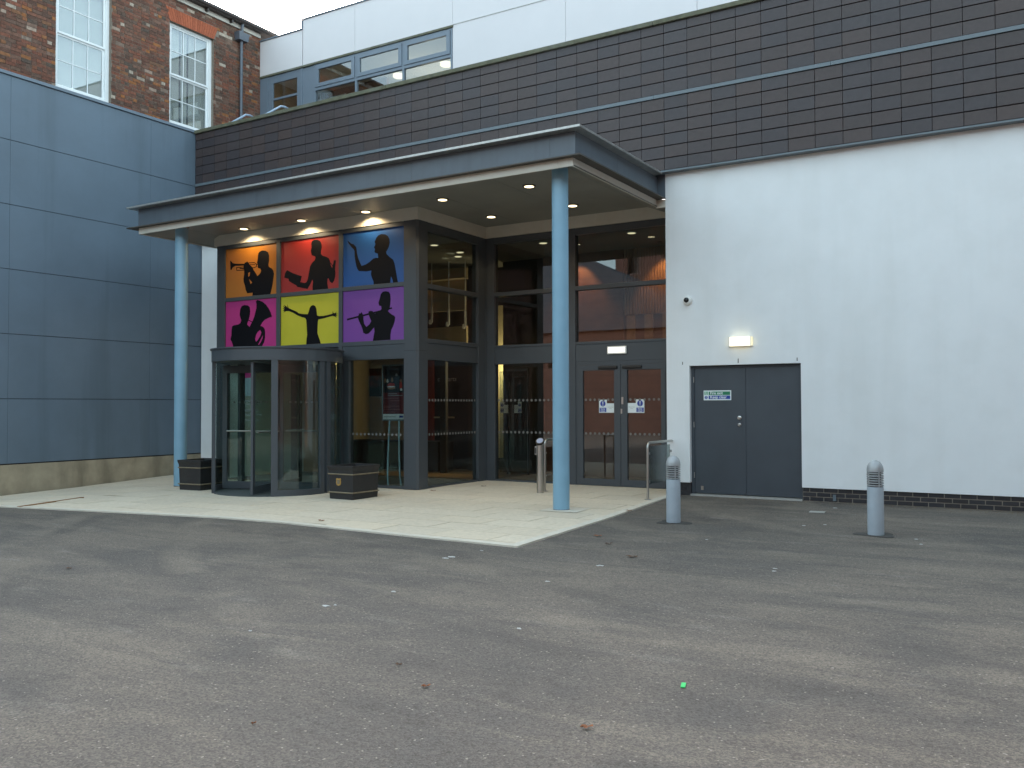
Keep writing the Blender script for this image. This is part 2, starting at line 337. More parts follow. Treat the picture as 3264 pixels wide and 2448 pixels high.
# paving in front of the doors
frontpx = [(0, 1615), (122, 1620.6), (407, 1634.8), (691.7, 1649.9), (900, 1666), (1280, 1706.5), (1648.7, 1743)]
FP = [on_g(q) for q in frontpx]; C0 = FP[-1]; C1 = on_g((2110, 1592))
L0 = FP[0] + (FP[0] - FP[1]).normalized() * 6
EDGE = [Vector((L0.x, L0.y - .2, 0))] + FP
RE = C1 + (C1 - C0) * .22
def clip(poly, a, b_):      # keep the side left of a->b
    out = []
    for i in range(len(poly)):
        p, q = poly[i], poly[(i + 1) % len(poly)]
        sp = (b_[0] - a[0]) * (p[1] - a[1]) - (b_[1] - a[1]) * (p[0] - a[0]); sq = (b_[0] - a[0]) * (q[1] - a[1]) - (b_[1] - a[1]) * (q[0] - a[0])
        if sp >= 0: out.append(p)
        if sp * sq < 0:
            k = sp / (sp - sq); out.append((p[0] + k * (q[0] - p[0]), p[1] + k * (q[1] - p[1])))
    return out
pave = bpy.data.objects.new('pavement', None); sc.collection.objects.link(pave); pave['kind'] = 'structure'
pave['label'] = 'cream flagstone pavement under the entrance canopy'
MB().add([(-24, 7, -.30), (-5.2, 7, -.30), (-5.2, 16.3, -.06), (-24, 16.3, -.06)], [(0, 1, 2, 3)])
KW = .13; front_off = []
for k in range(len(EDGE)):
    a = EDGE[max(0, k - 1)]; b_ = EDGE[min(len(EDGE) - 1, k + 1)]; d = (b_ - a).normalized(); front_off.append((EDGE[k].x - d.y * KW, EDGE[k].y + d.x * KW))
rd = (RE - C0).normalized()
r0 = (C0.x - rd.y * KW, C0.y + rd.x * KW); r1 = (RE.x - rd.y * KW, RE.y + rd.x * KW)
SW, SD, TOP, GAP = .90, .60, .006, .006
rows = 0
slabs = 0; bed = MB()
y = 8.0
while y < 16.15:
    x = -18.55 - (.45 if rows % 2 else 0)
    while x < -5:
        xa, xb = max(x, -18.56), x + SW; poly = [(xa + GAP, y + GAP), (xb - GAP, y + GAP), (xb - GAP, min(y + SD, 16.2) - GAP), (xa + GAP, min(y + SD, 16.2) - GAP)]
        full = [(xa, y), (xb, y), (xb, min(y + SD, 16.2)), (xa, min(y + SD, 16.2))]
        hid = (-15.9 < x and xb < -10.5 and y > 13.9) or (y > 15.45 and (xb < -10.4 or x > -6.1))
        i0 = max([i for i in range(len(front_off)) if front_off[i][0] <= (x + xb) / 2] or [0]); i0 = min(i0, len(front_off) - 2)
        for (ea, eb) in [(front_off[i], front_off[i + 1]) for i in range(len(front_off) - 1) if i == i0 or not (xb < front_off[i][0] or x > front_off[i + 1][0])] + [(r0, r1)]:
            if len(poly) > 2: poly = clip(poly, ea, eb)
            if len(full) > 2: full = clip(full, ea, eb)
        if len(poly) > 2 and not hid and abs(sum(poly[i][0] * poly[(i + 1) % len(poly)][1] - poly[(i + 1) % len(poly)][0] * poly[i][1] for i in range(len(poly)))) > .03:
            dz = random.uniform(-.0015, .0015)
            MB().prism([(p[0], p[1], g(p[0], p[1]) + TOP + dz) for p in poly], (0, 0, -.05)).build('paving_slab', 'paving', pave); slabs += 1
            bed.add([(p[0], p[1], g(p[0], p[1]) + .0012) for p in full], [tuple(range(len(full)))])
        x += SW
    y += SD; rows += 1
bed.build('joint_sand', mat('joint_sand', (.22, .18, .125), .95, var=.2, scale=20), pave)
def kerbline(a, b_, inner_a, inner_b, lift=0.):
    n = max(1, round((Vector(b_) - Vector(a)).length / .915))
    for i in range(n):
        q = []
        for (p0, p1) in ((a, b_), (inner_a, inner_b)):
            for k in (i, i + 1):
                e = (.004 if k == i else -.004) / max(.01, (Vector(b_) - Vector(a)).length); u = k / n + e
                q.append((p0[0] + (p1[0] - p0[0]) * u, p0[1] + (p1[1] - p0[1]) * u))
        q = [q[0], q[1], q[3], q[2]]
        MB().prism([(p[0], p[1], g(p[0], p[1]) + TOP + .002 + lift) for p in q], (0, 0, -.12)).build('edging_kerb', 'kerb', pave)
for i in range(len(EDGE) - 1): kerbline((EDGE[i].x, EDGE[i].y), (EDGE[i + 1].x, EDGE[i + 1].y), front_off[i], front_off[i + 1])
kerbline((C0.x, C0.y), (RE.x, RE.y), r0, r1, .0012)
# rust coloured slot drain in the paving by the grey wall
a, b_ = on_g((60, 1617)), on_g((262, 1587)); d = (b_ - a).normalized() * .035; nrm = Vector((-d.y, d.x, 0))
MB().prism([(p.x, p.y, g(p.x, p.y) + .016) for p in (a - nrm, b_ - nrm, b_ + nrm, a + nrm)], (0, 0, -.02)).build('slot_drain', 'rust', pave)

# ------------------------------------------------------------------ the arts building
YW, YT, YG, YI, XR = 15.35, 15.20, 13.75, 16.15, -10.45
bld = thing('arts_building', 'modern arts building with white render, dark terracotta cladding and glazed entrance', 'building', (-6.03, 15.35, 0))
# render walls
o = MB().cells([-6.03, -5.60, -3.65, 6.0], [.22, 2.30, 5.86], [(1, 0)], YW, YW + .30).build('render_wall', 'render', bld)
B(-6.03, -5.84, YW + .302, 16.4, .02, 5.30).build('render_return', 'render', bld)
B(-18.58, -15.9, 15.42, 15.62, 0, 5.86).build('render_wall', 'render', bld)
# engineering brick plinth
pl = bpy.data.objects.new('brick_plinth', None)
plo = B(-3.648, 6, YW + .045, YW + .28, -.12, .219).build('plinth', 'mortar_grey', bld)
B(-5.99, -5.602, YW + .045, YW + .28, -.12, .219).build('plinth', 'plinth_brick', bld)
bw, bh, bm_ = .212, .0605, .0135
me = bpy.data.meshes.new('brick'); tmp = MB().box(0, bw, 0, .05, 0, bh); me.from_pydata(tmp.v, [], tmp.f); me.materials.append(M_['plinth_brick']); me.update()
me2 = bpy.data.meshes.new('brick'); tmp = MB().box(0, .10, 0, .05, 0, bh); me2.from_pydata(tmp.v, [], tmp.f); me2.materials.append(M_['plinth_brick']); me2.update()
for row in range(4):
    z = .219 - (row + 1) * (bh + bm_) + .006
    x = -3.642 + (0 if row % 2 else -0.0)
    first = row % 2 == 0
    while x < 2.0:
        if first: inst(me2, 'brick', Vector((x, YW + .035, z)) - bld.location, plo); plo_last = None; x += .10 + bm_; first = False; continue
        inst(me, 'brick', Vector((x, YW + .035, z)) - bld.location, plo); x += bw + bm_
    for k in range(2):
        xx = -5.985 + k * (.14 + .012) + (.05 if row % 2 else 0)
        if xx + .10 < -5.60: inst(me2, 'brick', Vector((xx, YW + .035, z)) - bld.location, plo)
# pieces of the plinth: steel plate bracket
B(-3.16, -3.11, YW + .012, YW + .034, .02, .12).build('vent_bracket', 'trim_blue', bld)

# terracotta tile band
XL = -18.58
bk = B(XL, 6, YT + .028, YT + .14, 5.83, 8.50).build('tile_backing', 'dark_back', bld)
B(XL, 6, YT + .142, 15.62, 5.90, 8.47).build('parapet_wall', 'roof_felt', bld)
CW, RH = .4402, .2205; X0 = -16.109 - 6 * CW
low = [7.155 - i * RH for i in range(7)]; upp = [7.226 + i * RH for i in range(7)]
TILE = {}
def tile_mesh(wd, ht):
    k = (round(wd, 3), round(ht, 3))
    if k not in TILE:
        tmp = MB().box(0, wd, 0, .026, 0, ht); mm = bpy.data.meshes.new('tile'); mm.from_pydata(tmp.v, [], tmp.f)
        bm = bmesh.new(); bm.from_mesh(mm); bmesh.ops.bevel(bm, geom=[e for e in bm.edges if all(abs(v.co.y) < 1e-6 for v in e.verts)], offset=.003, segments=1, affect='EDGES'); bmesh.ops.recalc_face_normals(bm, faces=bm.faces); bm.to_mesh(mm); bm.free()
        mm.materials.append(M_['tile']); TILE[k] = mm
    return TILE[k]
cand = []
for c in range(0, 55):
    xa = X0 + c * CW; xb = xa + CW
    if xb > 5.6: break
    xa_ = max(xa, XL)
    for rI in range(12):
        if rI < 6: za, zb = low[rI + 1], low[rI]
        else: za, zb = upp[rI - 6], min(upp[rI - 5], 8.500)
        if rI < 6 and xb < -6.3 and za < 5.86: pass
        if rI < 6 and xb < -7.9:
            # hidden behind the canopy roof
            zvis = EYE + (5.78 - EYE) * YT / 11.9
            if zb < zvis - .05: continue
        cand.append((xa_, xb, za, zb))
inview = lambda xm, zm_: xm < 0.25
cand.sort(key=lambda q: (0 if inview(q[0], q[2]) else 1, (q[0]) ** 2 + YT ** 2 + (q[2] - EYE) ** 2))
rest = MB()
for i, (xa, xb, za, zb) in enumerate(cand):
    if i < 300:
        o = inst(tile_mesh(xb - xa - .006, zb - za - .015), 'tile', Vector((xa + .003, YT + random.uniform(-.0012, .0012), za + .0075)) - bld.location, bk)
    else: rest.box(xa + .003, xb - .003, YT, YT + .026, za + .0075, zb - .0075)
rest.build('tile_field', 'tile', bk, kind='stuff')
for k in range(8):
    x = XL + 3.1 * k; B(max(x, XL) + .003, min(x + 3.1, 6) - .003, YT - .022, YT + .027, 7.159, 7.221).build('band_strip', 'trim_blue', bld)
    B(max(x, XL) + .003, min(x + 3.1, 6) - .003, YT - .012, YW + .02, 5.800, 5.829).build('drip_trim', 'trim_blue', bld)
    B(max(x, XL) + .003, min(x + 3.1, 6) - .003, YT - .05, 15.66, 8.503, 8.585).build('coping', 'coping', bld, bevel=.006)
B(-19.75, 6, 15.66, 18.44, 8.30, 8.40).build('terrace_roof', 'roof_felt', bld)

# ---- fire exit door
fd = thing('fire_exit_door', 'dark grey double fire exit door with flush leaves and two round locks', 'door', (-4.62, 15.45, 0))
MB().box(-5.60, -5.545, 15.44, 15.60, 0, 2.299).box(-3.70, -3.651, 15.44, 15.60, 0, 2.299).box(-5.545, -3.70, 15.44, 15.60, 2.255, 2.299).build('door_frame', 'door_paint', fd)
lf = B(-5.543, -4.640, 15.452, 15.50, .035, 2.253).build('door_leaf', 'door_paint', fd, bevel=.003)
rf_ = B(-4.634, -3.702, 15.452, 15.50, .035, 2.253).build('door_leaf', 'door_paint', fd, bevel=.003)
B(-4.662, -4.618, 15.441, 15.4515, .05, 2.24).build('meeting_strip', 'door_paint', fd)
for zz, rr, mm_ in ((1.373, .036, 'steel'), (1.253, .031, 'steel_dull')):
    c = (-4.728, 15.44, zz); mb = MB(); mb.lathe((0, 0, 0), [(rr, 0), (rr, .010), (rr * .62, .014), (rr * .62, .026), (rr * .5, .030)], 20)
    mb.v = [(c[0] + v[0], 15.4515 - v[2], zz + v[1]) for v in mb.v]; mb.build('lock_cylinder', mm_, lf, smooth=True)
for zz in (.35, 1.25, 2.05): MB().tube([(-5.552, 15.442, zz - .05), (-5.552, 15.442, zz + .05)], .009, 8).build('hinge', 'steel_dull', fd)
B(-5.43, -5.385, 15.436, 15.4515, .09, .16).build('floor_bolt', 'steel', lf)
B(-5.60, -3.65, 15.36, 15.60, -.05, .018).build('threshold', 'slab_light', fd)
# little dark fixings above the door
for q, h in (((2176, 1158), .05), ((2353, 1150), .075), ((2541, 1145), .055)):
    p = on(q, 1, YW); B(p.x - .006, p.x + .006, YW - .006, YW + .01, p.z - h / 2, p.z + h / 2).build('wall_fixing', 'gutter', bld)

# ---- glazed screens
def frames(name_list, mk): pass
sc1 = thing('glazed_screen', 'grey aluminium framed glazed front of the foyer beside the revolving door', 'glazing', (-13.2, YG, 0))
Zt = (5.09, 5.175); D = .12
def fm(x0, x1, z0, z1, par, y=YG, nm='transom', e=0): return B(x0, x1, y - .035 - e, y + D, z0, z1).build(nm, 'frame', par, bevel=.004)
fm(-16.02, -15.762, 0, 5.175, sc1, nm='mullion', e=.004)
fm(-14.177, -14.062, 2.80, 5.175, sc1, nm='mullion', e=.004)
fm(-12.418, -12.320, 0, 5.175, sc1, nm='mullion', e=.004)
for (x0, x1) in ((-15.762, -14.177), (-14.062, -12.418), (-12.320, -10.742)):
    fm(x0, x1, 5.09, 5.17, sc1); fm(x0, x1, 3.918, 4.000, sc1); fm(x0, x1, 2.80, 2.884, sc1)
fm(-12.320, -10.742, 2.515, 2.798, sc1, nm='spandrel_panel', e=-.012)
fm(-12.320, -12.15, .045, 2.514, sc1, nm='side_frame', e=-.01); fm(-12.15, -10.742, .0, .045, sc1, nm='sill', e=-.01)
B(-12.15, -10.742, YG + .03, YG + .042, .045, 2.514).build('pane', 'glass', sc1)
B(-16.02, -14.0, YG + .03, YG + .12, 2.52, 2.799).build('spandrel_panel', 'frame', sc1)
B(-14.0, -12.42, YG + .03, YG + .12, 2.66, 2.799).build('spandrel_panel', 'frame', sc1)
# solid cheek at the left end
B(-16.02, -15.92, YG + .13, 15.42, 0, 5.175).build('end_panel', 'frame', sc1)
# corner pier
pier = thing('corner_pier', 'dark grey metal clad corner pier of the foyer glazing', 'pier', (-10.6, 13.9, 0))
MB().prism([(-10.742, YG - .045, 0), (-10.452, YG - .045, 0), (-10.412, YG, 0), (-10.412, 14.03, 0), (-10.742, 14.03, 0)], (0, 0, 5.176)).build('cladding', 'frame', pier)
for zz in (2.66,): MB().prism([(-10.745, YG - .048, zz), (-10.450, YG - .048, zz), (-10.409, YG - .001, zz), (-10.409, 14.032, zz), (-10.745, 14.032, zz)], (0, 0, .004)).build('cladding_joint', 'panel_joint', pier)
# return screen (faces +X)
sc2 = thing('glazed_screen', 'narrow glazed return between the corner pier and the recessed entrance', 'glazing', (XR, 15.1, 0))
def fy(y0, y1, z0, z1, par, nm='transom', e=0): return B(XR - D, XR + .035 + e, y0, y1, z0, z1).build(nm, 'frame', par, bevel=.004)
fy(15.822, 16.09, 0, 5.176, sc2, 'mullion', .002)
for a, b_ in ((5.012, 5.172), (3.888, 3.978), (2.822, 2.905)): fy(14.032, 15.822, a, b_, sc2)
fy(14.032, 15.822, 2.498, 2.820, sc2, 'spandrel_panel', -.012); fy(14.032, 15.822, 0, .04, sc2, 'sill', -.01)
for a, b_ in ((3.978, 5.012), (2.905, 3.888), (.04, 2.498)): B(XR - .045, XR - .033, 14.032, 15.822, a, b_).build('pane', 'glass', sc2)
# recessed front screen
sc3 = thing('glazed_screen', 'recessed glazed screen with dotted glass left of the automatic doors', 'glazing', (-9.3, YI, 0))
B(-10.565, -10.402, 16.085, 16.27, 0, 5.174).build('corner_post', 'frame', sc3); fm(-10.40, -10.20, 0, 5.176, sc3, YI, 'mullion', .004); fm(-8.45, -8.27, 0, 5.176, sc3, YI, 'mullion', .004); fm(-6.32, -6.0, 0, 5.176, sc3, YI, 'mullion', .0)
for (x0, x1) in ((-10.20, -8.45), (-8.27, -6.32)):
    for a, b_ in ((5.04, 5.172), (3.918, 4.002), (2.825, 2.875)): fm(x0, x1, a, b_, sc3, YI)
    fm(x0, x1, 2.475, 2.823, sc3, YI, 'spandrel_panel', -.012)
    for a, b_ in ((4.002, 5.04), (2.875, 3.918)): B(x0, x1, YI + .03, YI + .042, a, b_).build('pane', 'glass', sc3)
B(-10.20, -8.45, YI + .03, YI + .042, .04, 2.475).build('pane', 'glass', sc3); fm(-10.20, -8.45, 0, .04, sc3, YI, 'sill', -.01)
# automatic doors
ad = thing('automatic_door', 'pair of grey framed glass automatic doors with black closers', 'door', (-7.28, YI, 0))
MB().box(-8.27, -8.225, YI - .02, YI + .1, 0, 2.474).box(-6.36, -6.32, YI - .02, YI + .1, 0, 2.474).box(-8.225, -6.36, YI - .02, YI + .1, 2.405, 2.474).build('door_frame', 'frame', ad)
for (a, b_, ga, gb) in ((-8.222, -7.292, -8.11, -7.43), (-7.286, -6.362, -7.15, -6.45)):
    lf2 = MB().cells([a, ga, gb, b_], [.012, .145, 2.29, 2.403], [(1, 1)], YI - .03, YI + .03).build('door_leaf', 'frame', ad, bevel=.003)
    B(ga, gb, YI - .004, YI + .008, .145, 2.29).build('pane', 'glass', lf2)
for a, b_ in ((-7.755, -7.345), (-7.245, -6.83)):
    B(a, b_, YI - .085, YI - .031, 2.315, 2.375).build('door_closer', 'black_plastic', ad, bevel=.02)
B(-7.265, -7.225, YI - .042, YI - .0305, 1.62, 1.76).build('lock_plate', 'steel', ad); B(-7.283, -7.252, YI - .042, YI - .0305, 1.435, 1.53).build('lock_plate', 'steel', ad)
# frosted dots on the glass
def dots(par, pts, axis, r=.026):
    mb = MB()
    for c in pts:
        ring = []
        for i in range(12):
            a = i * math.pi / 6
            ring.append((c[0] + r * math.cos(a), c[1], c[2] + r * math.sin(a)) if axis == 'y' else (c[0], c[1] + r * math.cos(a), c[2] + r * math.sin(a)))
        mb.prism(ring, (0, .0015, 0) if axis == 'y' else (-.0015, 0, 0))
    return mb.build('manifestation_dots', 'dot_vinyl', par, kind='stuff')
dots(sc2, [(XR - .030, 14.075 + .1 * k, z) for k in range(18) for z in (1.71, 1.04)], 'x')
dots(sc3, [(-10.13 + .1 * k, YI + .027, z) for k in range(17) for z in (1.71, 1.04)], 'y')
dots(ad, [(-8.055 + .098 * k, YI - .007, z) for k in range(7) for z in (1.71, 1.04)], 'y')
dots(ad, [(-7.09 + .098 * k, YI - .007, z) for k in range(7) for z in (1.71, 1.04)], 'y')
dots(sc1, [(-12.08 + .1 * k, YG + .027, z) for k in range(14) for z in (1.04,)], 'y')

# ---- canopy
can = thing('entrance_canopy', 'flat grey steel entrance canopy with cream edged soffit and overhanging lip', 'canopy', (-11.3, 13.6, 5.2))
CXa, CXb, CYa, CYb = -16.70, -6.02, 11.90, 15.27
ZL, ZB, ZS, ZI = 5.80, 5.345, 5.22, 5.42
B(CXa, CXb, CYa, YT - .01, 5.765, ZL).build('roof_lip', 'lip', can)
iy, ix = .17, .16
# web boards of the fascia, in lengths
xs = [CXa + ix, -13.0, -9.3, -6.62, CXb - ix]
for i in range(4): B(xs[i] + .002, xs[i + 1] - .002, CYa + iy, CYa + iy + .04, ZB + .02, 5.764).build('fascia_board', 'fascia', can)
ys_ = [CYa + iy + .042, 13.6, 14.96, 15.355]
for i in range(3):
    B(CXb - ix - .04, CXb - ix, ys_[i] + .002, ys_[i + 1] - .002, ZB + .02, 5.764).build('fascia_board', 'fascia', can)
    B(CXa + ix, CXa + ix + .04, ys_[i] + .002, ys_[i + 1] - .002, ZB + .02, 5.764).build('fascia_board', 'fascia', can)
B(CXb - ix - .03, -6.031, 15.357, 15.40, ZB + .02, 5.82).build('fascia_board', 'fascia', can)
# bottom flange
MB().box(CXa, CXb, CYa, CYa + .28, ZB, ZB + .019).box(CXb - .28, CXb, CYa + .281, 15.345, ZB, ZB + .019).box(CXa, CXa + .28, CYa + .281, 15.345, ZB, ZB + .019).build('bottom_flange', 'beam_under', can)
cx0, cx1, cy0, cy1 = -16.44, -6.19, 12.01, 15.33
# cream edge boards
xs = [cx0, -13.2, -9.6, cx1 - .25, cx1]
for i in range(4): B(xs[i] + .0015, xs[i + 1] - .0015, cy0, cy0 + .03, ZS, ZB - .001).build('edge_board', 'cream', can)
B(cx1 - .03, cx1, cy0 + .032, cy1, ZS, ZB - .001).build('edge_board', 'cream', can); B(cx0, cx0 + .03, cy0 + .032, cy1, ZS, ZB - .001).build('edge_board', 'cream', can)
B(cx1 - .03, -6.031, 15.352, 15.385, ZS - .02, ZB - .001).build('edge_board', 'cream', can)
# soffit: sloping border and flat middle in panels
IN = .5
o_ = [(cx0, cy0 + .03, ZS + .002), (cx1, cy0 + .03, ZS + .002), (cx1, 16.2, ZS + .002), (cx0, 15.5, ZS + .002)]
i_ = [(cx0 + IN, cy0 + IN, ZI), (cx1 - IN, cy0 + IN, ZI), (cx1 - IN, 16.2, ZI), (cx0 + IN, 15.5, ZI)]
for k, (p, q) in enumerate(((0, 1), (1, 2), (3, 0))):
    MB().prism([o_[p], o_[q], i_[q], i_[p]], (0, 0, .02)).build('soffit_border', 'soffit', can)
xs = [cx0 + IN, -14.2, -11.75, -9.55, -8.1, cx1 - IN]
for i in range(5):
    for (a, b_) in ((cy0 + IN, 14.3), (14.3, 16.2)): B(xs[i] + .003, xs[i + 1] - .003, a + .002, b_ - .002, ZI, ZI + .02).build('soffit_panel', 'soffit', can)
B(cx0 + .16, cx1 - .10, cy0 + .20, 16.2, ZI + .026, ZI + .05).build('soffit_deck', 'dark_back', can)
B(-16.4, -6.031, 15.42, 15.60, ZI + .052, 5.829).build('closing_wall', 'fascia', can)
B(cx1 + .001, -6.031, 15.387, 16.2, ZS + .005, ZS + .02).build('soffit_filler', 'soffit', can)
# white bulkhead above the glazing
MB().prism([(-16.10, YG - .05, 5.177), (-10.40, YG - .05, 5.177), (-10.40, YI - .05, 5.177), (-6.0, YI - .05, 5.177), (-6.0, YI + .1, 5.177), (-10.55, YI + .1, 5.177), (-10.55, YG + .1, 5.177), (-16.10, YG + .1, 5.177)], (0, 0, 5.419 - 5.177)).build('bulkhead', 'cream', can)

# columns
def column(px, yy, lab):
    p = on(px, 1, 12.42); z0 = g(p.x, 12.42)
    t = thing('canopy_column', lab, 'column', (p.x, 12.42, z0), 'round steel columns of the canopy')
    zt_ = ZS + .16
    MB().lathe((p.x, 12.42, z0 - .02), [(.130, 0), (.130, zt_ - z0 + .02)], 40).build('shaft', 'blue_paint', t, smooth=True)
    MB().lathe((p.x, 12.42, z0 + .0), [(.1315, 0.004), (.1315, .018)], 40).build('base_seal', 'tarmac_patch', t, smooth=True)
    MB().lathe((p.x, 12.42, ZS + .10), [(.15, 0), (.15, .06)], 40).build('head_plate', 'soffit', t, smooth=True)
    return p
cR = column((1789, 1560), 0, 'light blue round steel column beside the steel push pad post')
cL = column((576, 1300), 0, 'light blue round steel column beside the black planter by the grey wall')
MB().rbox((cR.x + .06, 12.45), .62, .62, g(cR.x, 12.45) + TOP + .0021, g(cR.x, 12.45) + TOP + .006, .08).build('base_patch', 'kerb', pave)

# downlights in the canopy
DLp = [(527, 493), (651, 475), (790, 456), (956, 430), (1143, 401), (1061, 467), (1237, 443)]
DLl = ['round canopy downlight above the orange trumpet panel', 'round canopy downlight above the red conductor panel', 'round canopy downlight above the blue singer panel', 'round canopy downlight in front of the corner pier', 'round canopy downlight nearest the right hand column head', 'round canopy downlight over the narrow glazed return', 'round canopy downlight in front of the automatic doors']
for i, q in enumerate(DLp):
    p = on((q[0] * 1.47558, q[1] * 1.47558), 2, ZI)
    t = thing('canopy_downlight', DLl[i], 'downlight', (p.x, p.y, ZI), 'downlights in the canopy soffit')
    MB().lathe((p.x, p.y, ZI - .018), [(.085, .004), (.108, 0), (.115, .006), (.115, .017)], 28).build('rim', 'gutter', t, smooth=True)
    MB().lathe((p.x, p.y, ZI - .0215), [(.080, .003), (.084, .001), (.080, .0)], 28).build('lens', 'lamp_warm', t, smooth=True)
    L = bpy.data.lights.new('downlight_lamp', 'SPOT'); L.energy = 10.5 if i < 3 else 8; L.color = (1, .76, .45); L.spot_size = R(152 if i < 3 else 120); L.spot_blend = .4; L.shadow_soft_size = .05
    lo = bpy.data.objects.new('downlight_lamp', L); sc.collection.objects.link(lo); lo.parent = t; lo.location = (0, 0, -.03)

# ---- silhouette film panels in the upper front glazing
P = zm(700, 720, 3.6262)
def curve_mesh(name, polys, conv, thick, yy):
    cu = bpy.data.curves.new(name, 'CURVE'); cu.dimensions = '2D'; cu.fill_mode = 'BOTH'; cu.extrude = thick
    for poly in polys:
        s = cu.splines.new('POLY'); pts = [conv(*q) for q in poly]; s.points.add(len(pts) - 1)
        for i, (a, b_) in enumerate(pts): s.points[i].co = (a, b_, 0, 1)
        s.use_cyclic_u = True
    ob = bpy.data.objects.new('tmp', cu); sc.collection.objects.link(ob)
    me = bpy.data.meshes.new_from_object(ob.evaluated_get(bpy.context.evaluated_depsgraph_get())); bpy.data.objects.remove(ob); bpy.data.curves.remove(cu)
    mb = MB(); mb.v = [(v.co.x, yy - v.co.z, v.co.y) for v in me.vertices]; mb.f = [tuple(p.vertices) for p in me.polygons]; bpy.data.meshes.remove(me); return mb
def stroke(pts, wd):
    out = []
    for i in range(len(pts) - 1):
        (x0, y0), (x1, y1) = pts[i], pts[i + 1]; l = math.hypot(x1 - x0, y1 - y0) or 1; nx, ny = -(y1 - y0) / l * wd / 2, (x1 - x0) / l * wd / 2; ex, ey = (x1 - x0) / l * wd * .3, (y1 - y0) / l * wd * .3
        out.append([(x0 + nx - ex, y0 + ny - ey), (x1 + nx + ex, y1 + ny + ey), (x1 - nx + ex, y1 - ny + ey), (x0 - nx - ex, y0 - ny - ey)])
    return out
YF = YG - .002
def conv(x, y): p = on(P(x, y), 1, YF - .006); return p.x, p.z
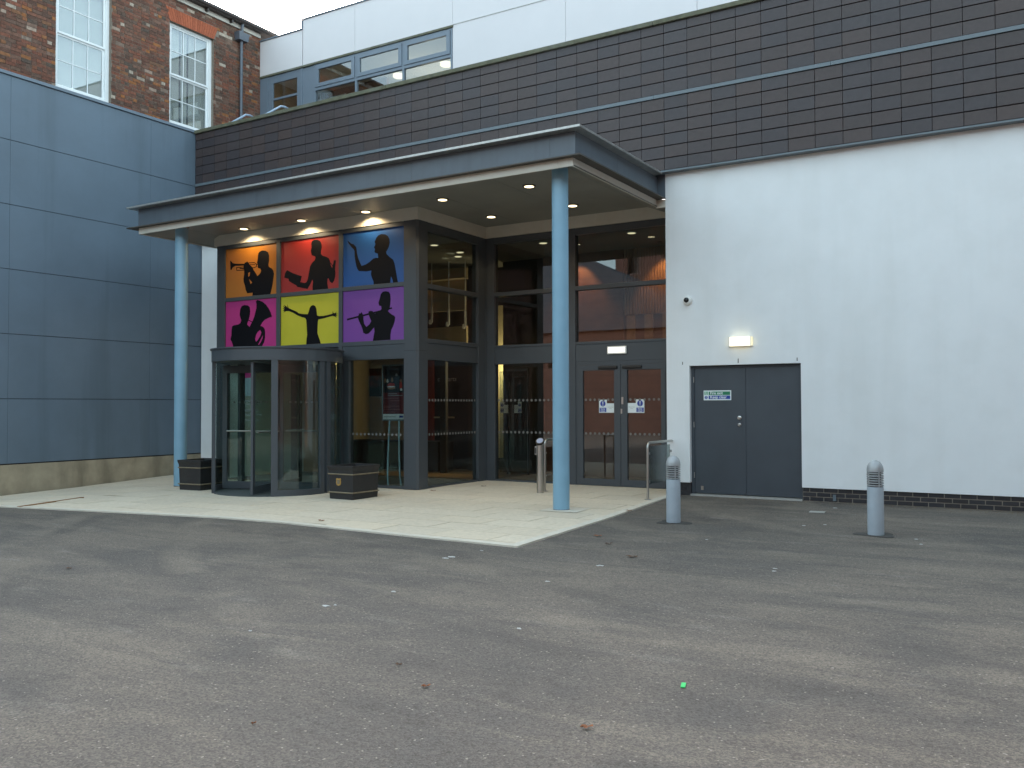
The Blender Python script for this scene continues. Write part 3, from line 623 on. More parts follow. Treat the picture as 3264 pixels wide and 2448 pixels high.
SIL = {
 'orange': [[(378, 806), (382, 772), (318, 779), (299, 735), (292, 690), (278, 650), (275, 612), (284, 560), (284, 515), (275, 480), (280, 445), (295, 425), (315, 416), (335, 424), (345, 450), (362, 462), (385, 488), (392, 510), (410, 535), (436, 578), (450, 568), (470, 545), (479, 518), (470, 494), (446, 488), (438, 470), (443, 455), (436, 440), (432, 425), (437, 400), (440, 375), (442, 350), (448, 315), (465, 295), (495, 284), (530, 288), (560, 305), (572, 345), (572, 400), (564, 450), (568, 470), (582, 483), (606, 494), (620, 518), (628, 555), (623, 600), (612, 680), (592, 768), (584, 798)],
            [(330, 545), (352, 532), (347, 572), (333, 592)], [(340, 612), (376, 654), (358, 672)]],
 'red': [[(1060, 200), (1070, 175), (1095, 162), (1130, 159), (1160, 175), (1177, 205), (1180, 250), (1172, 290), (1170, 325), (1190, 345), (1235, 358), (1262, 375), (1275, 405), (1284, 455), (1300, 490), (1306, 460), (1315, 430), (1320, 400), (1328, 394), (1333, 410), (1338, 392), (1344, 405), (1338, 455), (1335, 500), (1339, 545), (1335, 590), (1322, 635), (1300, 663), (1275, 645), (1258, 605), (1248, 610), (1245, 660), (1250, 700), (1256, 728), (1074, 746), (1073, 700), (1079, 650), (1072, 618), (1050, 670), (1015, 729), (960, 719), (900, 705), (884, 686), (840, 662), (802, 638), (796, 612), (747, 598), (757, 545), (780, 511), (850, 548), (949, 582), (938, 630), (930, 650), (985, 660), (1005, 650), (1020, 610), (1030, 550), (1045, 470), (1065, 430), (1100, 395), (1108, 370), (1103, 352), (1065, 340), (1060, 320), (1053, 288), (1062, 250)]],
 'blue': [[(1479, 174), (1500, 192), (1530, 210), (1546, 210), (1560, 225), (1576, 242), (1581, 265), (1586, 310), (1600, 370), (1625, 430), (1640, 462), (1690, 445), (1735, 415), (1775, 378), (1810, 368), (1833, 371), (1831, 345), (1828, 321), (1800, 313), (1789, 296), (1795, 270), (1784, 245), (1797, 225), (1800, 205), (1791, 185), (1800, 165), (1812, 135), (1835, 108), (1870, 94), (1915, 97), (1945, 118), (1962, 150), (1966, 195), (1956, 240), (1940, 275), (1925, 300), (1930, 325), (1965, 360), (2005, 390), (2020, 430), (2031, 480), (2039, 530), (2051, 600), (2062, 655), (2007, 661), (1995, 615), (1980, 580), (1975, 620), (1972, 665), (1780, 681), (1778, 640), (1760, 600), (1748, 560), (1755, 515), (1700, 526), (1610, 522), (1593, 500), (1581, 470), (1569, 410), (1560, 350), (1559, 290), (1549, 270), (1528, 250), (1508, 225), (1490, 200)]],
 'pink': [[(158, 1404), (150, 1370), (140, 1340), (124, 1310), (135, 1270), (138, 1200), (145, 1160), (165, 1148), (215, 1140), (240, 1122), (250, 1090), (239, 1060), (231, 1020), (239, 960), (255, 928), (285, 914), (325, 919), (348, 940), (354, 990), (346, 1050), (336, 1085), (325, 1110), (318, 1140), (345, 1168), (380, 1100), (400, 1050), (412, 1000), (425, 950), (426, 905), (418, 872), (435, 857), (460, 862), (500, 880), (540, 915), (570, 960), (590, 1000), (601, 1035), (596, 1050), (560, 1065), (520, 1085), (490, 1120), (472, 1155), (500, 1165), (520, 1190), (527, 1230), (525, 1290), (515, 1340), (490, 1391), (465, 1393)],
          [(468, 1203), (483, 1230), (471, 1270), (440, 1320), (420, 1342), (411, 1310), (420, 1260), (440, 1225)], [(500, 1262), (497, 1300), (478, 1340), (455, 1375), (444, 1374), (470, 1320)]],
 'yellow': [[(1030, 990), (1040, 950), (1055, 925), (1080, 914), (1105, 926), (1118, 955), (1123, 1000), (1126, 1035), (1150, 1043), (1200, 1040), (1250, 1030), (1303, 1016), (1309, 983), (1316, 1008), (1334, 1008), (1351, 990), (1345, 1012), (1366, 1017), (1345, 1026), (1365, 1042), (1340, 1038), (1355, 1060), (1326, 1045), (1305, 1040), (1260, 1052), (1200, 1070), (1140, 1082), (1135, 1110), (1132, 1170), (1130, 1240), (1140, 1270), (1158, 1320), (1168, 1360), (1000, 1369), (1005, 1300), (1012, 1260), (1008, 1200), (1005, 1140), (1000, 1085), (990, 1065), (950, 1055), (900, 1035), (850, 1005), (800, 985), (770, 985), (737, 1001), (752, 981), (728, 985), (748, 968), (726, 953), (752, 954), (731, 928), (760, 938), (738, 914), (768, 926), (785, 945), (780, 902), (797, 950), (830, 965), (890, 990), (910, 1008), (950, 1018), (1018, 1020)]],
 'purple': [[(1850, 840), (1862, 790), (1885, 762), (1920, 754), (1955, 762), (1972, 790), (1976, 850), (1972, 910), (1962, 960), (1945, 985), (1960, 1000), (1990, 1025), (2020, 1040), (2030, 1060), (2022, 1110), (2005, 1160), (1985, 1200), (1975, 1260), (1975, 1316), (1772, 1329), (1780, 1270), (1790, 1220), (1785, 1172), (1755, 1210), (1720, 1245), (1690, 1251), (1660, 1235), (1650, 1190), (1635, 1150), (1610, 1100), (1599, 1065), (1605, 1030), (1622, 1012), (1647, 1004), (1662, 1040), (1662, 1080), (1670, 1130), (1695, 1168), (1730, 1140), (1752, 1100), (1735, 1060), (1722, 1020), (1720, 990), (1745, 981), (1770, 985), (1776, 1010), (1795, 1012), (1850, 988), (1870, 960), (1868, 927), (1845, 922), (1835, 890)]],
}
EXTRA = {
 'orange': [[(122, 404), (131, 404), (150, 430), (182, 438), (300, 438), (300, 458), (182, 462), (152, 480), (136, 511), (126, 508), (124, 460)]] + stroke([(290, 430), (400, 424), (425, 440), (427, 468), (403, 483), (350, 482)], 8) + stroke([(280, 474), (196, 482), (199, 516), (280, 511)], 8) + stroke([(422, 452), (442, 444)], 8) + stroke([(235, 490), (290, 497)], 12) + stroke([(318, 416), (318, 440)], 12) + stroke([(330, 450), (410, 447)], 7),
 'red': stroke([(1283, 428), (1312, 470)], 7) + stroke([(1298, 500), (1322, 478)], 10),
 'blue': stroke([(1482, 176), (1545, 232)], 7),
 'pink': stroke([(328, 1087), (378, 1112)], 9) + stroke([(588, 1068), (604, 1040)], 4),
 'yellow': [],
 'purple': [[(1471, 1074), (1475, 1093), (1995, 957), (1990, 940)]] + stroke([(1640, 1000), (1644, 1025)], 8) + stroke([(1612, 1012), (1618, 1035)], 8),
}
PAN = {'orange': (-15.762, -14.177, 4.0, 5.09, 'orange window film panel with black silhouette of a trumpet player'), 'red': (-14.062, -12.418, 4.0, 5.09, 'red window film panel with black silhouette of a man holding a book'),
       'blue': (-12.320, -10.742, 4.0, 5.09, 'blue window film panel with black silhouette of a figure raising one hand'), 'pink': (-15.762, -14.177, 2.884, 3.918, 'pink window film panel with black silhouette of a tuba player'),
       'yellow': (-14.062, -12.418, 2.884, 3.918, 'yellow window film panel with black silhouette of a figure with outstretched arms'), 'purple': (-12.320, -10.742, 2.884, 3.918, 'purple window film panel with black silhouette of a flute player')}
for k, (x0, x1, z0, z1, lab) in PAN.items():
    t = thing('window_graphic', lab, 'window graphic', ((x0 + x1) / 2, YG, z0), 'silhouette panels above the revolving door')
    B(x0 + .001, x1 - .001, YF - .004, YF + .01, z0 + .001, z1 - .001).build('film', 'film_' + k, t)
    curve_mesh('s', SIL[k], conv, .0006, YF - .0048).build('silhouette', 'black_vinyl', t)
    if EXTRA[k]:
        mb = MB()
        for i, pl_ in enumerate(EXTRA[k]):
            yy = YF - .0055 - .00008 * i; mb.prism([(conv(*q)[0], yy, conv(*q)[1]) for q in pl_], (0, .0004, 0))
        mb.build('instrument' if k in ('orange', 'purple', 'pink') else 'baton' if k == 'red' else 'finger', 'black_vinyl', t)

# ---- revolving door
RC = (-12.92, 12.56); RR = 1.215; gz = g(RC[0], RC[1])
rv = thing('revolving_door', 'grey framed glass revolving door drum in front of the colourful panels', 'revolving door', (RC[0], RC[1], gz))
A = lambda d: R(d)
MB().arc(RC, 0.0, 1.235, 0, 2 * math.pi, 2.44, 2.66, 64).build('drum_canopy', 'frame', rv, smooth=True)
MB().arc(RC, 1.20, 1.262, 0, 2 * math.pi, 2.661, 2.685, 64).build('drum_lip', 'frame', rv, smooth=True)
MB().arc(RC, 0.0, 1.20, 0, 2 * math.pi, 2.662, 2.675, 64).build('drum_roof', 'frame', rv, smooth=True)
MB().arc(RC, 0.0, 1.20, 0, 2 * math.pi, gz - .02, gz + .012, 64).build('floor_mat', 'mat_floor', rv, smooth=True)
MB().lathe((RC[0], RC[1], gz), [(.03, 0), (.03, 2.44 - gz)], 16).build('centre_shaft', 'frame', rv, smooth=True)
def post(a0, a1, nm='post'): return MB().arc(RC, RR - .055, RR + .01, A(a0), A(a1), gz, 2.439, 4).build(nm, 'frame', rv)
def curved(a0, a1):
    MB().arc(RC, RR - .028, RR - .018, A(a0), A(a1), gz + .11, 2.439, 20).build('curved_pane', 'glass_door', rv, smooth=True)
    MB().arc(RC, RR - .05, RR + .005, A(a0), A(a1), gz, gz + .109, 20).build('bottom_rail', 'frame', rv, smooth=True)
post(310, 315.5); curved(315.5, 354); post(354, 359); post(2, 7)
post(233, 236.5); curved(176, 233); post(170, 176)
post(57, 63); post(117, 123); curved(7, 57); curved(123, 170)
for wa in (292, 202, 112, 22):
    a = A(wa); ux, uy = math.cos(a), math.sin(a); nx, ny = -uy, ux
    def wb(r0, r1, z0, z1, th): 
        q = []
        for z in (z0, z1):
            for (r, s_) in ((r0, -1), (r1, -1), (r1, 1), (r0, 1)): q.append((RC[0] + ux * r + nx * th * s_, RC[1] + uy * r + ny * th * s_, z))
        return MB().add(q, [(0, 3, 2, 1), (4, 5, 6, 7), (0, 1, 5, 4), (1, 2, 6, 5), (2, 3, 7, 6), (3, 0, 4, 7)])
    wg = thing('w', '', '', (RC[0], RC[1], gz)) if False else None
    wm = MB()
    for (r0, r1, z0, z1) in ((.04, .11, gz + .03, 2.40), (1.05, 1.145, gz + .03, 2.40), (.11, 1.05, gz + .03, gz + .17), (.11, 1.05, 2.25, 2.40)):
        tmp = wb(r0, r1, z0, z1, .022); wm.add(tmp.v, tmp.f)
    wo_ = wm.build('wing', 'frame', rv)
    wb(.11, 1.05, gz + .17, 2.25, .004).build('pane', 'glass_door', wo_)
    hb = MB().tube([(RC[0] + ux * .13 + nx * .07, RC[1] + uy * .13 + ny * .07, 1.12), (RC[0] + ux * 1.03 + nx * .07, RC[1] + uy * 1.03 + ny * .07, 1.12)], .013, 10)
    for r in (.2, .96): hb.tube([(RC[0] + ux * r + nx * .005, RC[1] + uy * r + ny * .005, 1.12), (RC[0] + ux * r + nx * .07, RC[1] + uy * r + ny * .07, 1.12)], .008, 8)
    hb.build('push_bar', 'steel', wo_)
    dm = MB()
    for k in range(7):
        r = .25 + k * .11
        ring = [(RC[0] + ux * (r + .022 * math.cos(i * math.pi / 5)) - nx * .006, RC[1] + uy * (r + .022 * math.cos(i * math.pi / 5)) - ny * .006, 1.68 + .022 * math.sin(i * math.pi / 5)) for i in range(10)]
        dm.prism(ring, (nx * .001, ny * .001, 0))
    dm.build('manifestation_dots', 'dot_vinyl', wo_, kind='stuff')
# notice stuck on the inner glass, with a magenta heading
yy = 13.62
nt_ = thing('notice', 'pale notice with magenta heading seen through the revolving door', 'notice', (-14.6, yy, 1.2))
pA = on((767, 1187), 1, yy); pB = on((812, 1262), 1, yy)
B(pA.x, pB.x + .02, yy, yy + .004, pB.z, pA.z).build('sheet', mat('notice_grey', (.30, .38, .42), .5), nt_)
p1 = on((773, 1187), 1, yy); p2 = on((812, 1204), 1, yy); B(p1.x, p2.x, yy - .002, yy - .0002, p2.z, p1.z).build('heading', 'magenta', nt_)
for (y0, y1, x1) in ((1275, 1281, 826), (1286, 1290, 826), (1304, 1312, 822), (1319, 1323, 834), (1337, 1341, 824)):
    p1 = on((766, y0), 1, yy); p2 = on((x1, y1), 1, yy); B(p1.x, p2.x, yy, yy + .003, p2.z, p1.z).build('text_line', 'print_grey', nt_)

# ---- planters
def planter(cx, cy, rz, lab, crest):
    z0 = g(cx, cy) + TOP
    t = thing('planter', lab, 'planter', (cx, cy, z0), 'black banded planters beside the revolving door')
    def ring(hx, hy, z): 
        a, b_ = math.cos(rz), math.sin(rz); return [(cx + a * u * hx - b_ * v * hy, cy + b_ * u * hx + a * v * hy, z0 + z) for u, v in ((-1, -1), (1, -1), (1, 1), (-1, 1))]
    def stack(rs): 
        mb = MB(); vs_ = sum(rs, []); n = len(rs); fs = []
        for k in range(n - 1):
            for i in range(4): fs.append((4 * k + i, 4 * k + (i + 1) % 4, 4 * k + 4 + (i + 1) % 4, 4 * k + 4 + i))
        return mb.add(vs_, fs + [(3, 2, 1, 0), tuple(4 * n - 4 + i for i in range(4))])
    hx, hy = .28, .335
    stack([ring(hx - .012, hy - .012, 0), ring(hx - .005, hy - .005, .115)]).build('base', 'planter', t)
    stack([ring(hx - .010, hy - .010, .1155), ring(hx, hy, .43), ring(hx + .004, hy + .004, .50), ring(hx + .022, hy + .022, .555), ring(hx + .022, hy + .022, .585), ring(hx - .025, hy - .025, .585), ring(hx - .035, hy - .035, .50)]).build('box', 'planter', t)
    stack([ring(hx - .037, hy - .037, .5005), ring(hx - .04, hy - .04, .51)]).build('soil', 'soil', t)
    for zz, e in ((.105, .014), (.425, .017)): stack([ring(hx + e - .006, hy + e - .006, zz), ring(hx + e, hy + e, zz + .006), ring(hx + e, hy + e, zz + .018), ring(hx + e - .006, hy + e - .006, zz + .024)]).build('band', 'planter_band', t)
    if crest:
        a, b_ = math.cos(rz), math.sin(rz)
        def pt(u, z, dpt): v = -hy - dpt - .003; return (cx + a * u - b_ * v, cy + b_ * u + a * v, z0 + z)
        sh = [(-.055, .375), (-.04, .385), (0, .378), (.04, .385), (.055, .375), (.05, .35), (.055, .30), (.04, .268), (0, .255), (-.04, .268), (-.055, .30), (-.05, .35)]
        cr_ = MB().prism([pt(u - .05, z - .02, .004) for u, z in sh], tuple(Vector(pt(0, 0, -.008)) - Vector(pt(0, 0, .004)))).build('crest_plaque', 'gold', t)
        MB().prism([pt(-.05 + u * .6, .30 + (z - .32) * .6, .008) for u, z in sh], tuple(Vector(pt(0, 0, .004)) - Vector(pt(0, 0, .008)))).build('crest_relief', 'planter_band', cr_)
a = on_g((1042.5, 1589.5)); b_ = on_g((1126, 1596)); c_ = on_g((1200, 1580)); 
planter(b_.x - .28, b_.y + .335, -.02, 'black square planter with tan bands and gold crest right of the revolving door', True)
a = on_g((570, 1562)); b_ = on_g((644, 1561)); rz = .10
planter(a.x + .28 * math.cos(rz) - .335 * math.sin(rz), a.y + .335 * math.cos(rz) + .28 * math.sin(rz), rz, 'black square planter with tan bands and no crest against the blue column', False)

# ---- bollard lights
def bollard(q, lab):
    p = on_g(q); cy = p.y + .095; cx = p.x * cy / p.y; z0 = g(cx, cy) - .02
    t = thing('bollard_light', lab, 'bollard', (cx, cy, z0 + .02), 'domed bollard lights by the fire exit')
    r = .099
    MB().lathe((cx, cy, z0), [(r, 0), (r, .605), (r - .004, .618)], 40).build('post', 'bollard_paint', t, smooth=True)
    MB().lathe((cx, cy, z0), [(.070, .618), (.070, .80)], 24).build('lamp_core', 'dark_back', t)
    fins = 6
    for k in range(fins):
        z = .626 + k * .0305; MB().lathe((cx, cy, z0 + z), [(.068, .006), (r - .002, 0), (r + .001, .004), (r + .001, .014), (r - .004, .0175), (.068, .019)], 40).build('louvre', 'bollard_head', t, smooth=True)
    for k in range(3):
        a = R(-52 + 120 * k); ux, uy = math.cos(a), math.sin(a); MB().rbox((cx + ux * .092, cy + uy * .092), .016, .014, z0 + .622, z0 + .81, a).build('rib', 'bollard_head', t)
    pr = [(r + .001, .806), (r + .002, .825)] + [((r + .002) * math.cos(th), .825 + .128 * math.sin(th)) for th in [i * math.pi / 2 / 10 for i in range(1, 10)]] + [(.004, .953)]
    MB().lathe((cx, cy, z0), pr, 40).build('dome_cap', 'bollard_head', t, smooth=True)
    # dark patch of tar around the foot
    ring = []
    for i in range(26):
        a = 2 * math.pi * i / 26; rr = (.185 + .045 * math.sin(3 * a + cx) + random.uniform(-.015, .02)); ring.append((cx + 1.25 * rr * math.cos(a), cy + rr * math.sin(a)))
    MB().prism([(x, y, g(x, y) - .0045) for x, y in ring], (0, 0, -.01)).build('tar_collar', 'tarmac_patch', yard)
bollard((2792, 1706), 'grey louvred dome bollard light standing alone in front of the white wall')
bollard((2147, 1666), 'grey louvred dome bollard light with scratches beside the pavement edge and fire exit')

# ---- guard rails by the automatic doors
def rail(x, y0, y1, lab, panel):
    t = thing('guard_rail', lab, 'handrail', (x, y0, 0), 'guard rails beside the automatic doors')
    pts = [(x, y0, g(x, y0)), (x, y0, .86)] + [(x, y0 + .09 - .09 * math.cos(k * math.pi / 12), .87 + .09 * math.sin(k * math.pi / 12)) for k in range(1, 7)] + [(x, y1, .962)]
    MB().tube(pts, .021, 14).build('rail', 'steel', t, smooth=True)
    MB().lathe((x, y0, g(x, y0) + TOP), [(.055, 0), (.055, .008)], 20).build('foot_plate', 'steel_dull', t)
    if not panel: MB().tube([(x, y1 - .03, .0), (x, y1 - .03, .94)], .019, 12).build('rear_post', 'steel', t, smooth=True)
    if panel:
        B(x - .005, x + .005, y0 + .075, y1 - .10, .26, .90).build('infill_panel', 'glass_frost', t)
        for yy, zz in ((y0 + .05, .78), (y0 + .05, .30), (y1 - .07, .78), (y1 - .07, .30)): B(x - .014, x + .014, yy - .035, yy + .03, zz - .02, zz + .02).build('clamp', 'steel_dull', t)
    else:
        for zz in (.72, .30): B(x + .02, x + .035, y0 - .012, y0 + .012, zz - .015, zz + .015).build('clamp', 'steel_dull', t)
p = on_g((2065, 1594)); rail(p.x, p.y, 15.33, 'stainless guard rail with grey infill panel against the white wall corner', True)
p = on_g((1737, 1567)); rail(p.x, p.y, 15.12, 'stainless guard rail half hidden behind the blue column and push pad post', False)

# ---- push pad post
p = on_g((1717, 1573)); px_, py_ = p.x, p.y + .06
t = thing('push_pad_post', 'short stainless steel post with slanted round push pad', 'post', (px_, py_, 0))
n = 28; mb = MB(); vs_ = []; r = .066
for (zf) in (0, 1):
    for i in range(n):
        a = 2 * math.pi * i / n; x, y = r * math.cos(a), r * math.sin(a); vs_.append((px_ + x, py_ + y, g(px_, py_) if zf == 0 else .925 + .75 * (y * .9 - x * .25)))
mb.add(vs_, [(i, (i + 1) % n, n + (i + 1) % n, n + i) for i in range(n)] + [tuple(range(n - 1, -1, -1)), tuple(n + i for i in range(n))]).build('shaft', 'steel', t, smooth=True)
def slant(r, h0, h1, nm, mt):
    vs_ = []
    nrm = Vector((.1875, -.675, 1)).normalized()
    for h in (h0, h1):
        for i in range(n):
            a = 2 * math.pi * i / n; x, y = r * math.cos(a), r * math.sin(a) * 1.0; v = Vector((px_ + x, py_ + y, .925 + .75 * (y * .9 - x * .25))) + nrm * h; vs_.append(v)
    MB().add(vs_, [(i, (i + 1) % n, n + (i + 1) % n, n + i) for i in range(n)] + [tuple(range(n - 1, -1, -1)), tuple(n + i for i in range(n))]).build(nm, mt, t, smooth=True)
slant(.076, .0005, .035, 'pad_housing', 'black_plastic'); slant(.060, .0355, .040, 'push_pad', mat('pad_blue', (.33, .38, .52), .35))
B(px_ - .072, px_ - .028, py_ - .075, py_ - .040, .70, .855).build('keypad', 'steel_dull', t, bevel=.004); B(px_ - .062, px_ - .038, py_ - .079, py_ - .0752, .72, .83).build('keypad_window', 'black_plastic', t)

# ---- wall fittings
def bulk(p0, p1, yy, dpt, body, name, lab):
    a = on(p0, 1, yy); b_ = on(p1, 1, yy); x0, x1, z0, z1 = a.x, b_.x, b_.z, a.z
    t = thing(name, lab, 'wall lamp', ((x0 + x1) / 2, yy, z0))
    B(x0, x1, yy - .02, yy - .0005, z0, z1).build('back_plate', 'white_plastic', t, bevel=.005)
    return t, x0, x1, z0, z1
t, x0, x1, z0, z1 = bulk((2324, 1074), (2399, 1103), YW, .1, '', 'wall_lamp', 'lit cream bow fronted wall lamp above the fire exit door')
n = 14; poly = [(x0 + (x1 - x0) * i / n, YW - .0205 - .085 * math.sin(math.pi * (.12 + .76 * i / n)) ** 1.0, z0 + .008) for i in range(n + 1)] + [(x1, YW - .0205, z0 + .008), (x0, YW - .0205, z0 + .008)]
MB().prism(poly, (0, 0, z1 - z0 - .016)).build('diffuser', 'lamp_wall', t, smooth=True)
for xx in (x0 + .012, x1 - .012): B(xx - .012, xx + .012, YW - .062, YW - .021, z0 + .004, z1 - .004).build('end_cap', 'white_plastic', t)
L = bpy.data.lights.new('wall_lamp_glow', 'POINT'); L.energy = .10; L.color = (1, .82, .5); L.shadow_soft_size = .12; lo = bpy.data.objects.new('wall_lamp_glow', L); sc.collection.objects.link(lo); lo.parent = t; lo.location = (0, -.20, .10)
ys0 = YI - .023
a = on(zm(1500, 1050, 2.4578)(1076, 134), 1, ys0); b_ = on(zm(1500, 1050, 2.4578)(1227, 190), 1, ys0); x0, x1, z0, z1 = a.x, b_.x, b_.z, a.z
t = thing('emergency_lamp', 'lit white rectangular bulkhead lamp over the automatic doors', 'wall lamp', ((x0 + x1) / 2, ys0, z0))
B(x0, x1, ys0 - .05, ys0 - .0005, z0, z1).build('housing', 'white_plastic', t, bevel=.012); B(x0 + .028, x1 - .028, ys0 - .066, ys0 - .0505, z0 + .026, z1 - .026).build('diffuser', 'lamp_bulkhead', t, bevel=.006)
# security camera
c = on((2193, 959), 1, YW); t = thing('security_camera', 'round white dome security camera on the white wall', 'camera', (c.x, YW, c.z))
def ylathe(cx, cz, prof, nm, mt, par, y0=YW):
    mb = MB(); mb.lathe((0, 0, 0), prof, 28); mb.v = [(cx + v[0], y0 - v[2], cz + v[1]) for v in mb.v]; return mb.build(nm, mt, par, smooth=True)
ylathe(c.x, c.z, [(.082, 0), (.084, .012), (.078, .05), (.066, .068), (.05, .074)], 'housing', 'white_plastic', t)
ylathe(c.x - .004, c.z + .008, [(.046, .0742), (.044, .088), (.036, .102), (.02, .111), (.004, .114)], 'dome', mat('dome', (.006, .006, .007), .06), t)

# ---- signs
def text(s, size, x, z, yy, mt, par, nm='lettering', align='LEFT', bold=0.0, sx=1.0):
    cu = bpy.data.curves.new('t', 'FONT'); cu.body = s; cu.size = size; cu.align_x = align; cu.offset = bold; cu.space_line = .9; cu.resolution_u = 3
    ob = bpy.data.objects.new('tmp', cu); sc.collection.objects.link(ob)
    me = bpy.data.meshes.new_from_object(ob.evaluated_get(bpy.context.evaluated_depsgraph_get())); bpy.data.objects.remove(ob); bpy.data.curves.remove(cu)
    mb = MB(); mb.v = [(x + v.co.x * sx, yy, z + v.co.y) for v in me.vertices]; mb.f = [tuple(p.vertices) for p in me.polygons]; bpy.data.meshes.remove(me)
    return mb.build(nm, mt, par, kind='stuff')
def disc(cx, cz, r, yy, mt, par, nm, n=24): return MB().prism([(cx + r * math.cos(2 * math.pi * i / n), yy, cz + r * math.sin(2 * math.pi * i / n)) for i in range(n)], (0, .0006, 0)).build(nm, mt, par)
def excl(cx, cz, h, yy, mt, par):
    w_ = h * .13
    MB().prism([(cx - w_, yy, cz + h * .5), (cx + w_, yy, cz + h * .5), (cx + w_ * .6, yy, cz - h * .18), (cx - w_ * .6, yy, cz - h * .18)], (0, .0005, 0)).build('exclamation_mark', mt, par)
    disc(cx, cz - h * .38, h * .11, yy, mt, par, 'exclamation_dot', 12)
yd = 15.4515
a = on((2243, 1245), 1, yd); b_ = on((2331, 1275.5), 1, yd); x0, x1, z0, z1 = a.x, b_.x, b_.z, a.z; W_, H_ = x1 - x0, z1 - z0
t = thing('fire_exit_sign', 'green and blue fire exit keep clear sign on the dark door', 'sign', (x0, yd, z0))
B(x0, x1, yd - .004, yd - .0002, z0, z1).build('plate', 'sign_white', t, bevel=.001)
B(x0 + W_ * .185, x1 - W_ * .035, yd - .0050, yd - .0042, z0 + H_ * .53, z1 - H_ * .11).build('green_field', 'sign_green', t)
B(x0 + W_ * .185, x1 - W_ * .035, yd - .0050, yd - .0042, z0 + H_ * .12, z0 + H_ * .475).build('blue_field', 'sign_blue', t)
B(x0 + W_ * .02, x0 + W_ * .165, yd - .0048, yd - .0042, z0 + H_ * .53, z1 - H_ * .08).build('exit_field', 'sign_pale', t)
for u in (.035, .135): B(x0 + W_ * u, x0 + W_ * (u + .018), yd - .0056, yd - .0050, z0 + H_ * .56, z1 - H_ * .12).build('exit_symbol', 'sign_green', t)
MB().prism([(x0 + W_ * .075, yd - .0056, z0 + H_ * .57), (x0 + W_ * .092, yd - .0056, z0 + H_ * .57), (x0 + W_ * .118, yd - .0056, z1 - H_ * .14), (x0 + W_ * .10, yd - .0056, z1 - H_ * .14)], (0, .0006, 0)).build('exit_symbol', 'sign_green', t)
text('Fire exit', H_ * .40, x0 + W_ * .235, z0 + H_ * .60, yd - .0056, 'sign_white', t, bold=.0012)
text('Keep clear', H_ * .40, x0 + W_ * .235, z0 + H_ * .185, yd - .0056, 'sign_white', t, bold=.0012)
disc(x0 + W_ * .092, z0 + H_ * .29, H_ * .165, yd - .0052, 'sign_blue', t, 'mandatory_disc'); excl(x0 + W_ * .092, z0 + H_ * .29, H_ * .24, yd - .0058, 'sign_white', t)
def keep_clear(x0, x1, z0, z1, yy, left, lab):
    """L-shaped sticker: tall part with the blue disc, low part reading Automatic door"""
    W_, H_ = x1 - x0, z1 - z0; t = thing('door_sticker', lab, 'sign', (x0, yy, z0), 'keep clear stickers on the entrance glass')
    s0, s1 = (x0, x0 + W_ * .51) if left else (x1 - W_ * .51, x1)
    poly = [(x0, z0), (x1, z0), (x1, z0 + H_ * .72), (s1, z0 + H_ * .72), (s1, z1), (x0, z1)] if left else [(x0, z0), (x1, z0), (x1, z1), (s0, z1), (s0, z0 + H_ * .72), (x0, z0 + H_ * .72)]
    MB().prism([(u, yy - .002, v) for u, v in poly], (0, .0015, 0)).build('sheet', 'sign_white', t)
    c = (s0 + s1) / 2; w2 = s1 - s0
    disc(c, z0 + H_ * .70, w2 * .335, yy - .003, 'sign_blue', t, 'mandatory_disc'); excl(c, z0 + H_ * .70, w2 * .5, yy - .0037, 'sign_white', t)
    B(c - w2 * .43, c + w2 * .43, yy - .003, yy - .0022, z0 + H_ * .06, z0 + H_ * .385).build('blue_field', 'sign_blue', t)
    text('Keep\nClear', H_ * .175, c, z0 + H_ * .245, yy - .0037, 'sign_white', t, align='CENTER', bold=.0006)
    c2 = (x0 + x1 - c * 0 - s0 - s1) / 1 if False else ((s1 + x1) / 2 if left else (x0 + s0) / 2)
    text('Automatic\ndoor', H_ * .115, c2, z0 + H_ * .40, yy - .0028, 'print_grey', t, align='CENTER')
    return t
ys1 = YI - .0045
keep_clear(-7.765, -7.432, 1.452, 1.710, ys1, True, 'white keep clear sticker on the left automatic door leaf')
keep_clear(-7.148, -6.800, 1.452, 1.715, ys1, False, 'white keep clear sticker on the right automatic door leaf')

# ------------------------------------------------------------------ foyer interior
foy = thing('foyer_interior', 'dim warm foyer behind the glass with dark ceiling and timber walls', 'room', (-11, 18, 0))
ZC = 5.06
MB().prism([(-15.9, 13.88, .004), (-10.56, 13.88, .004), (-10.56, 16.28, .004), (-3, 16.28, .004), (-3, 20, .004), (-15.9, 20, .004)], (0, 0, -.03)).build('floor', 'interior_floor', foy)
MB().prism([(-15.9, 13.9, .010), (-10.6, 13.9, .010), (-10.6, 16.0, .010), (-15.9, 16.0, .010)], (0, 0, -.004)).build('entrance_mat', 'mat_floor', foy)
MB().prism([(-15.9, 16.25, .010), (-10.7, 16.25, .010), (-10.7, 17.3, .010), (-15.9, 17.3, .010)], (0, 0, -.004)).build('oak_floor', 'oak_floor', foy)
MB().prism([(-15.9, 13.88, ZC), (-10.56, 13.88, ZC), (-10.56, 16.28, ZC), (-3, 16.28, ZC), (-3, 20, ZC), (-15.9, 20, ZC)], (0, 0, .1)).build('ceiling', 'interior_ceiling', foy)
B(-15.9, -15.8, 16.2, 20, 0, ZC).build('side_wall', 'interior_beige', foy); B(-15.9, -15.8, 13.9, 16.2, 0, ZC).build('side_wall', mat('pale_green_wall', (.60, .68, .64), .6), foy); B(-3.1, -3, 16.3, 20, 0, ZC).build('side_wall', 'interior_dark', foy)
YB = 18.7
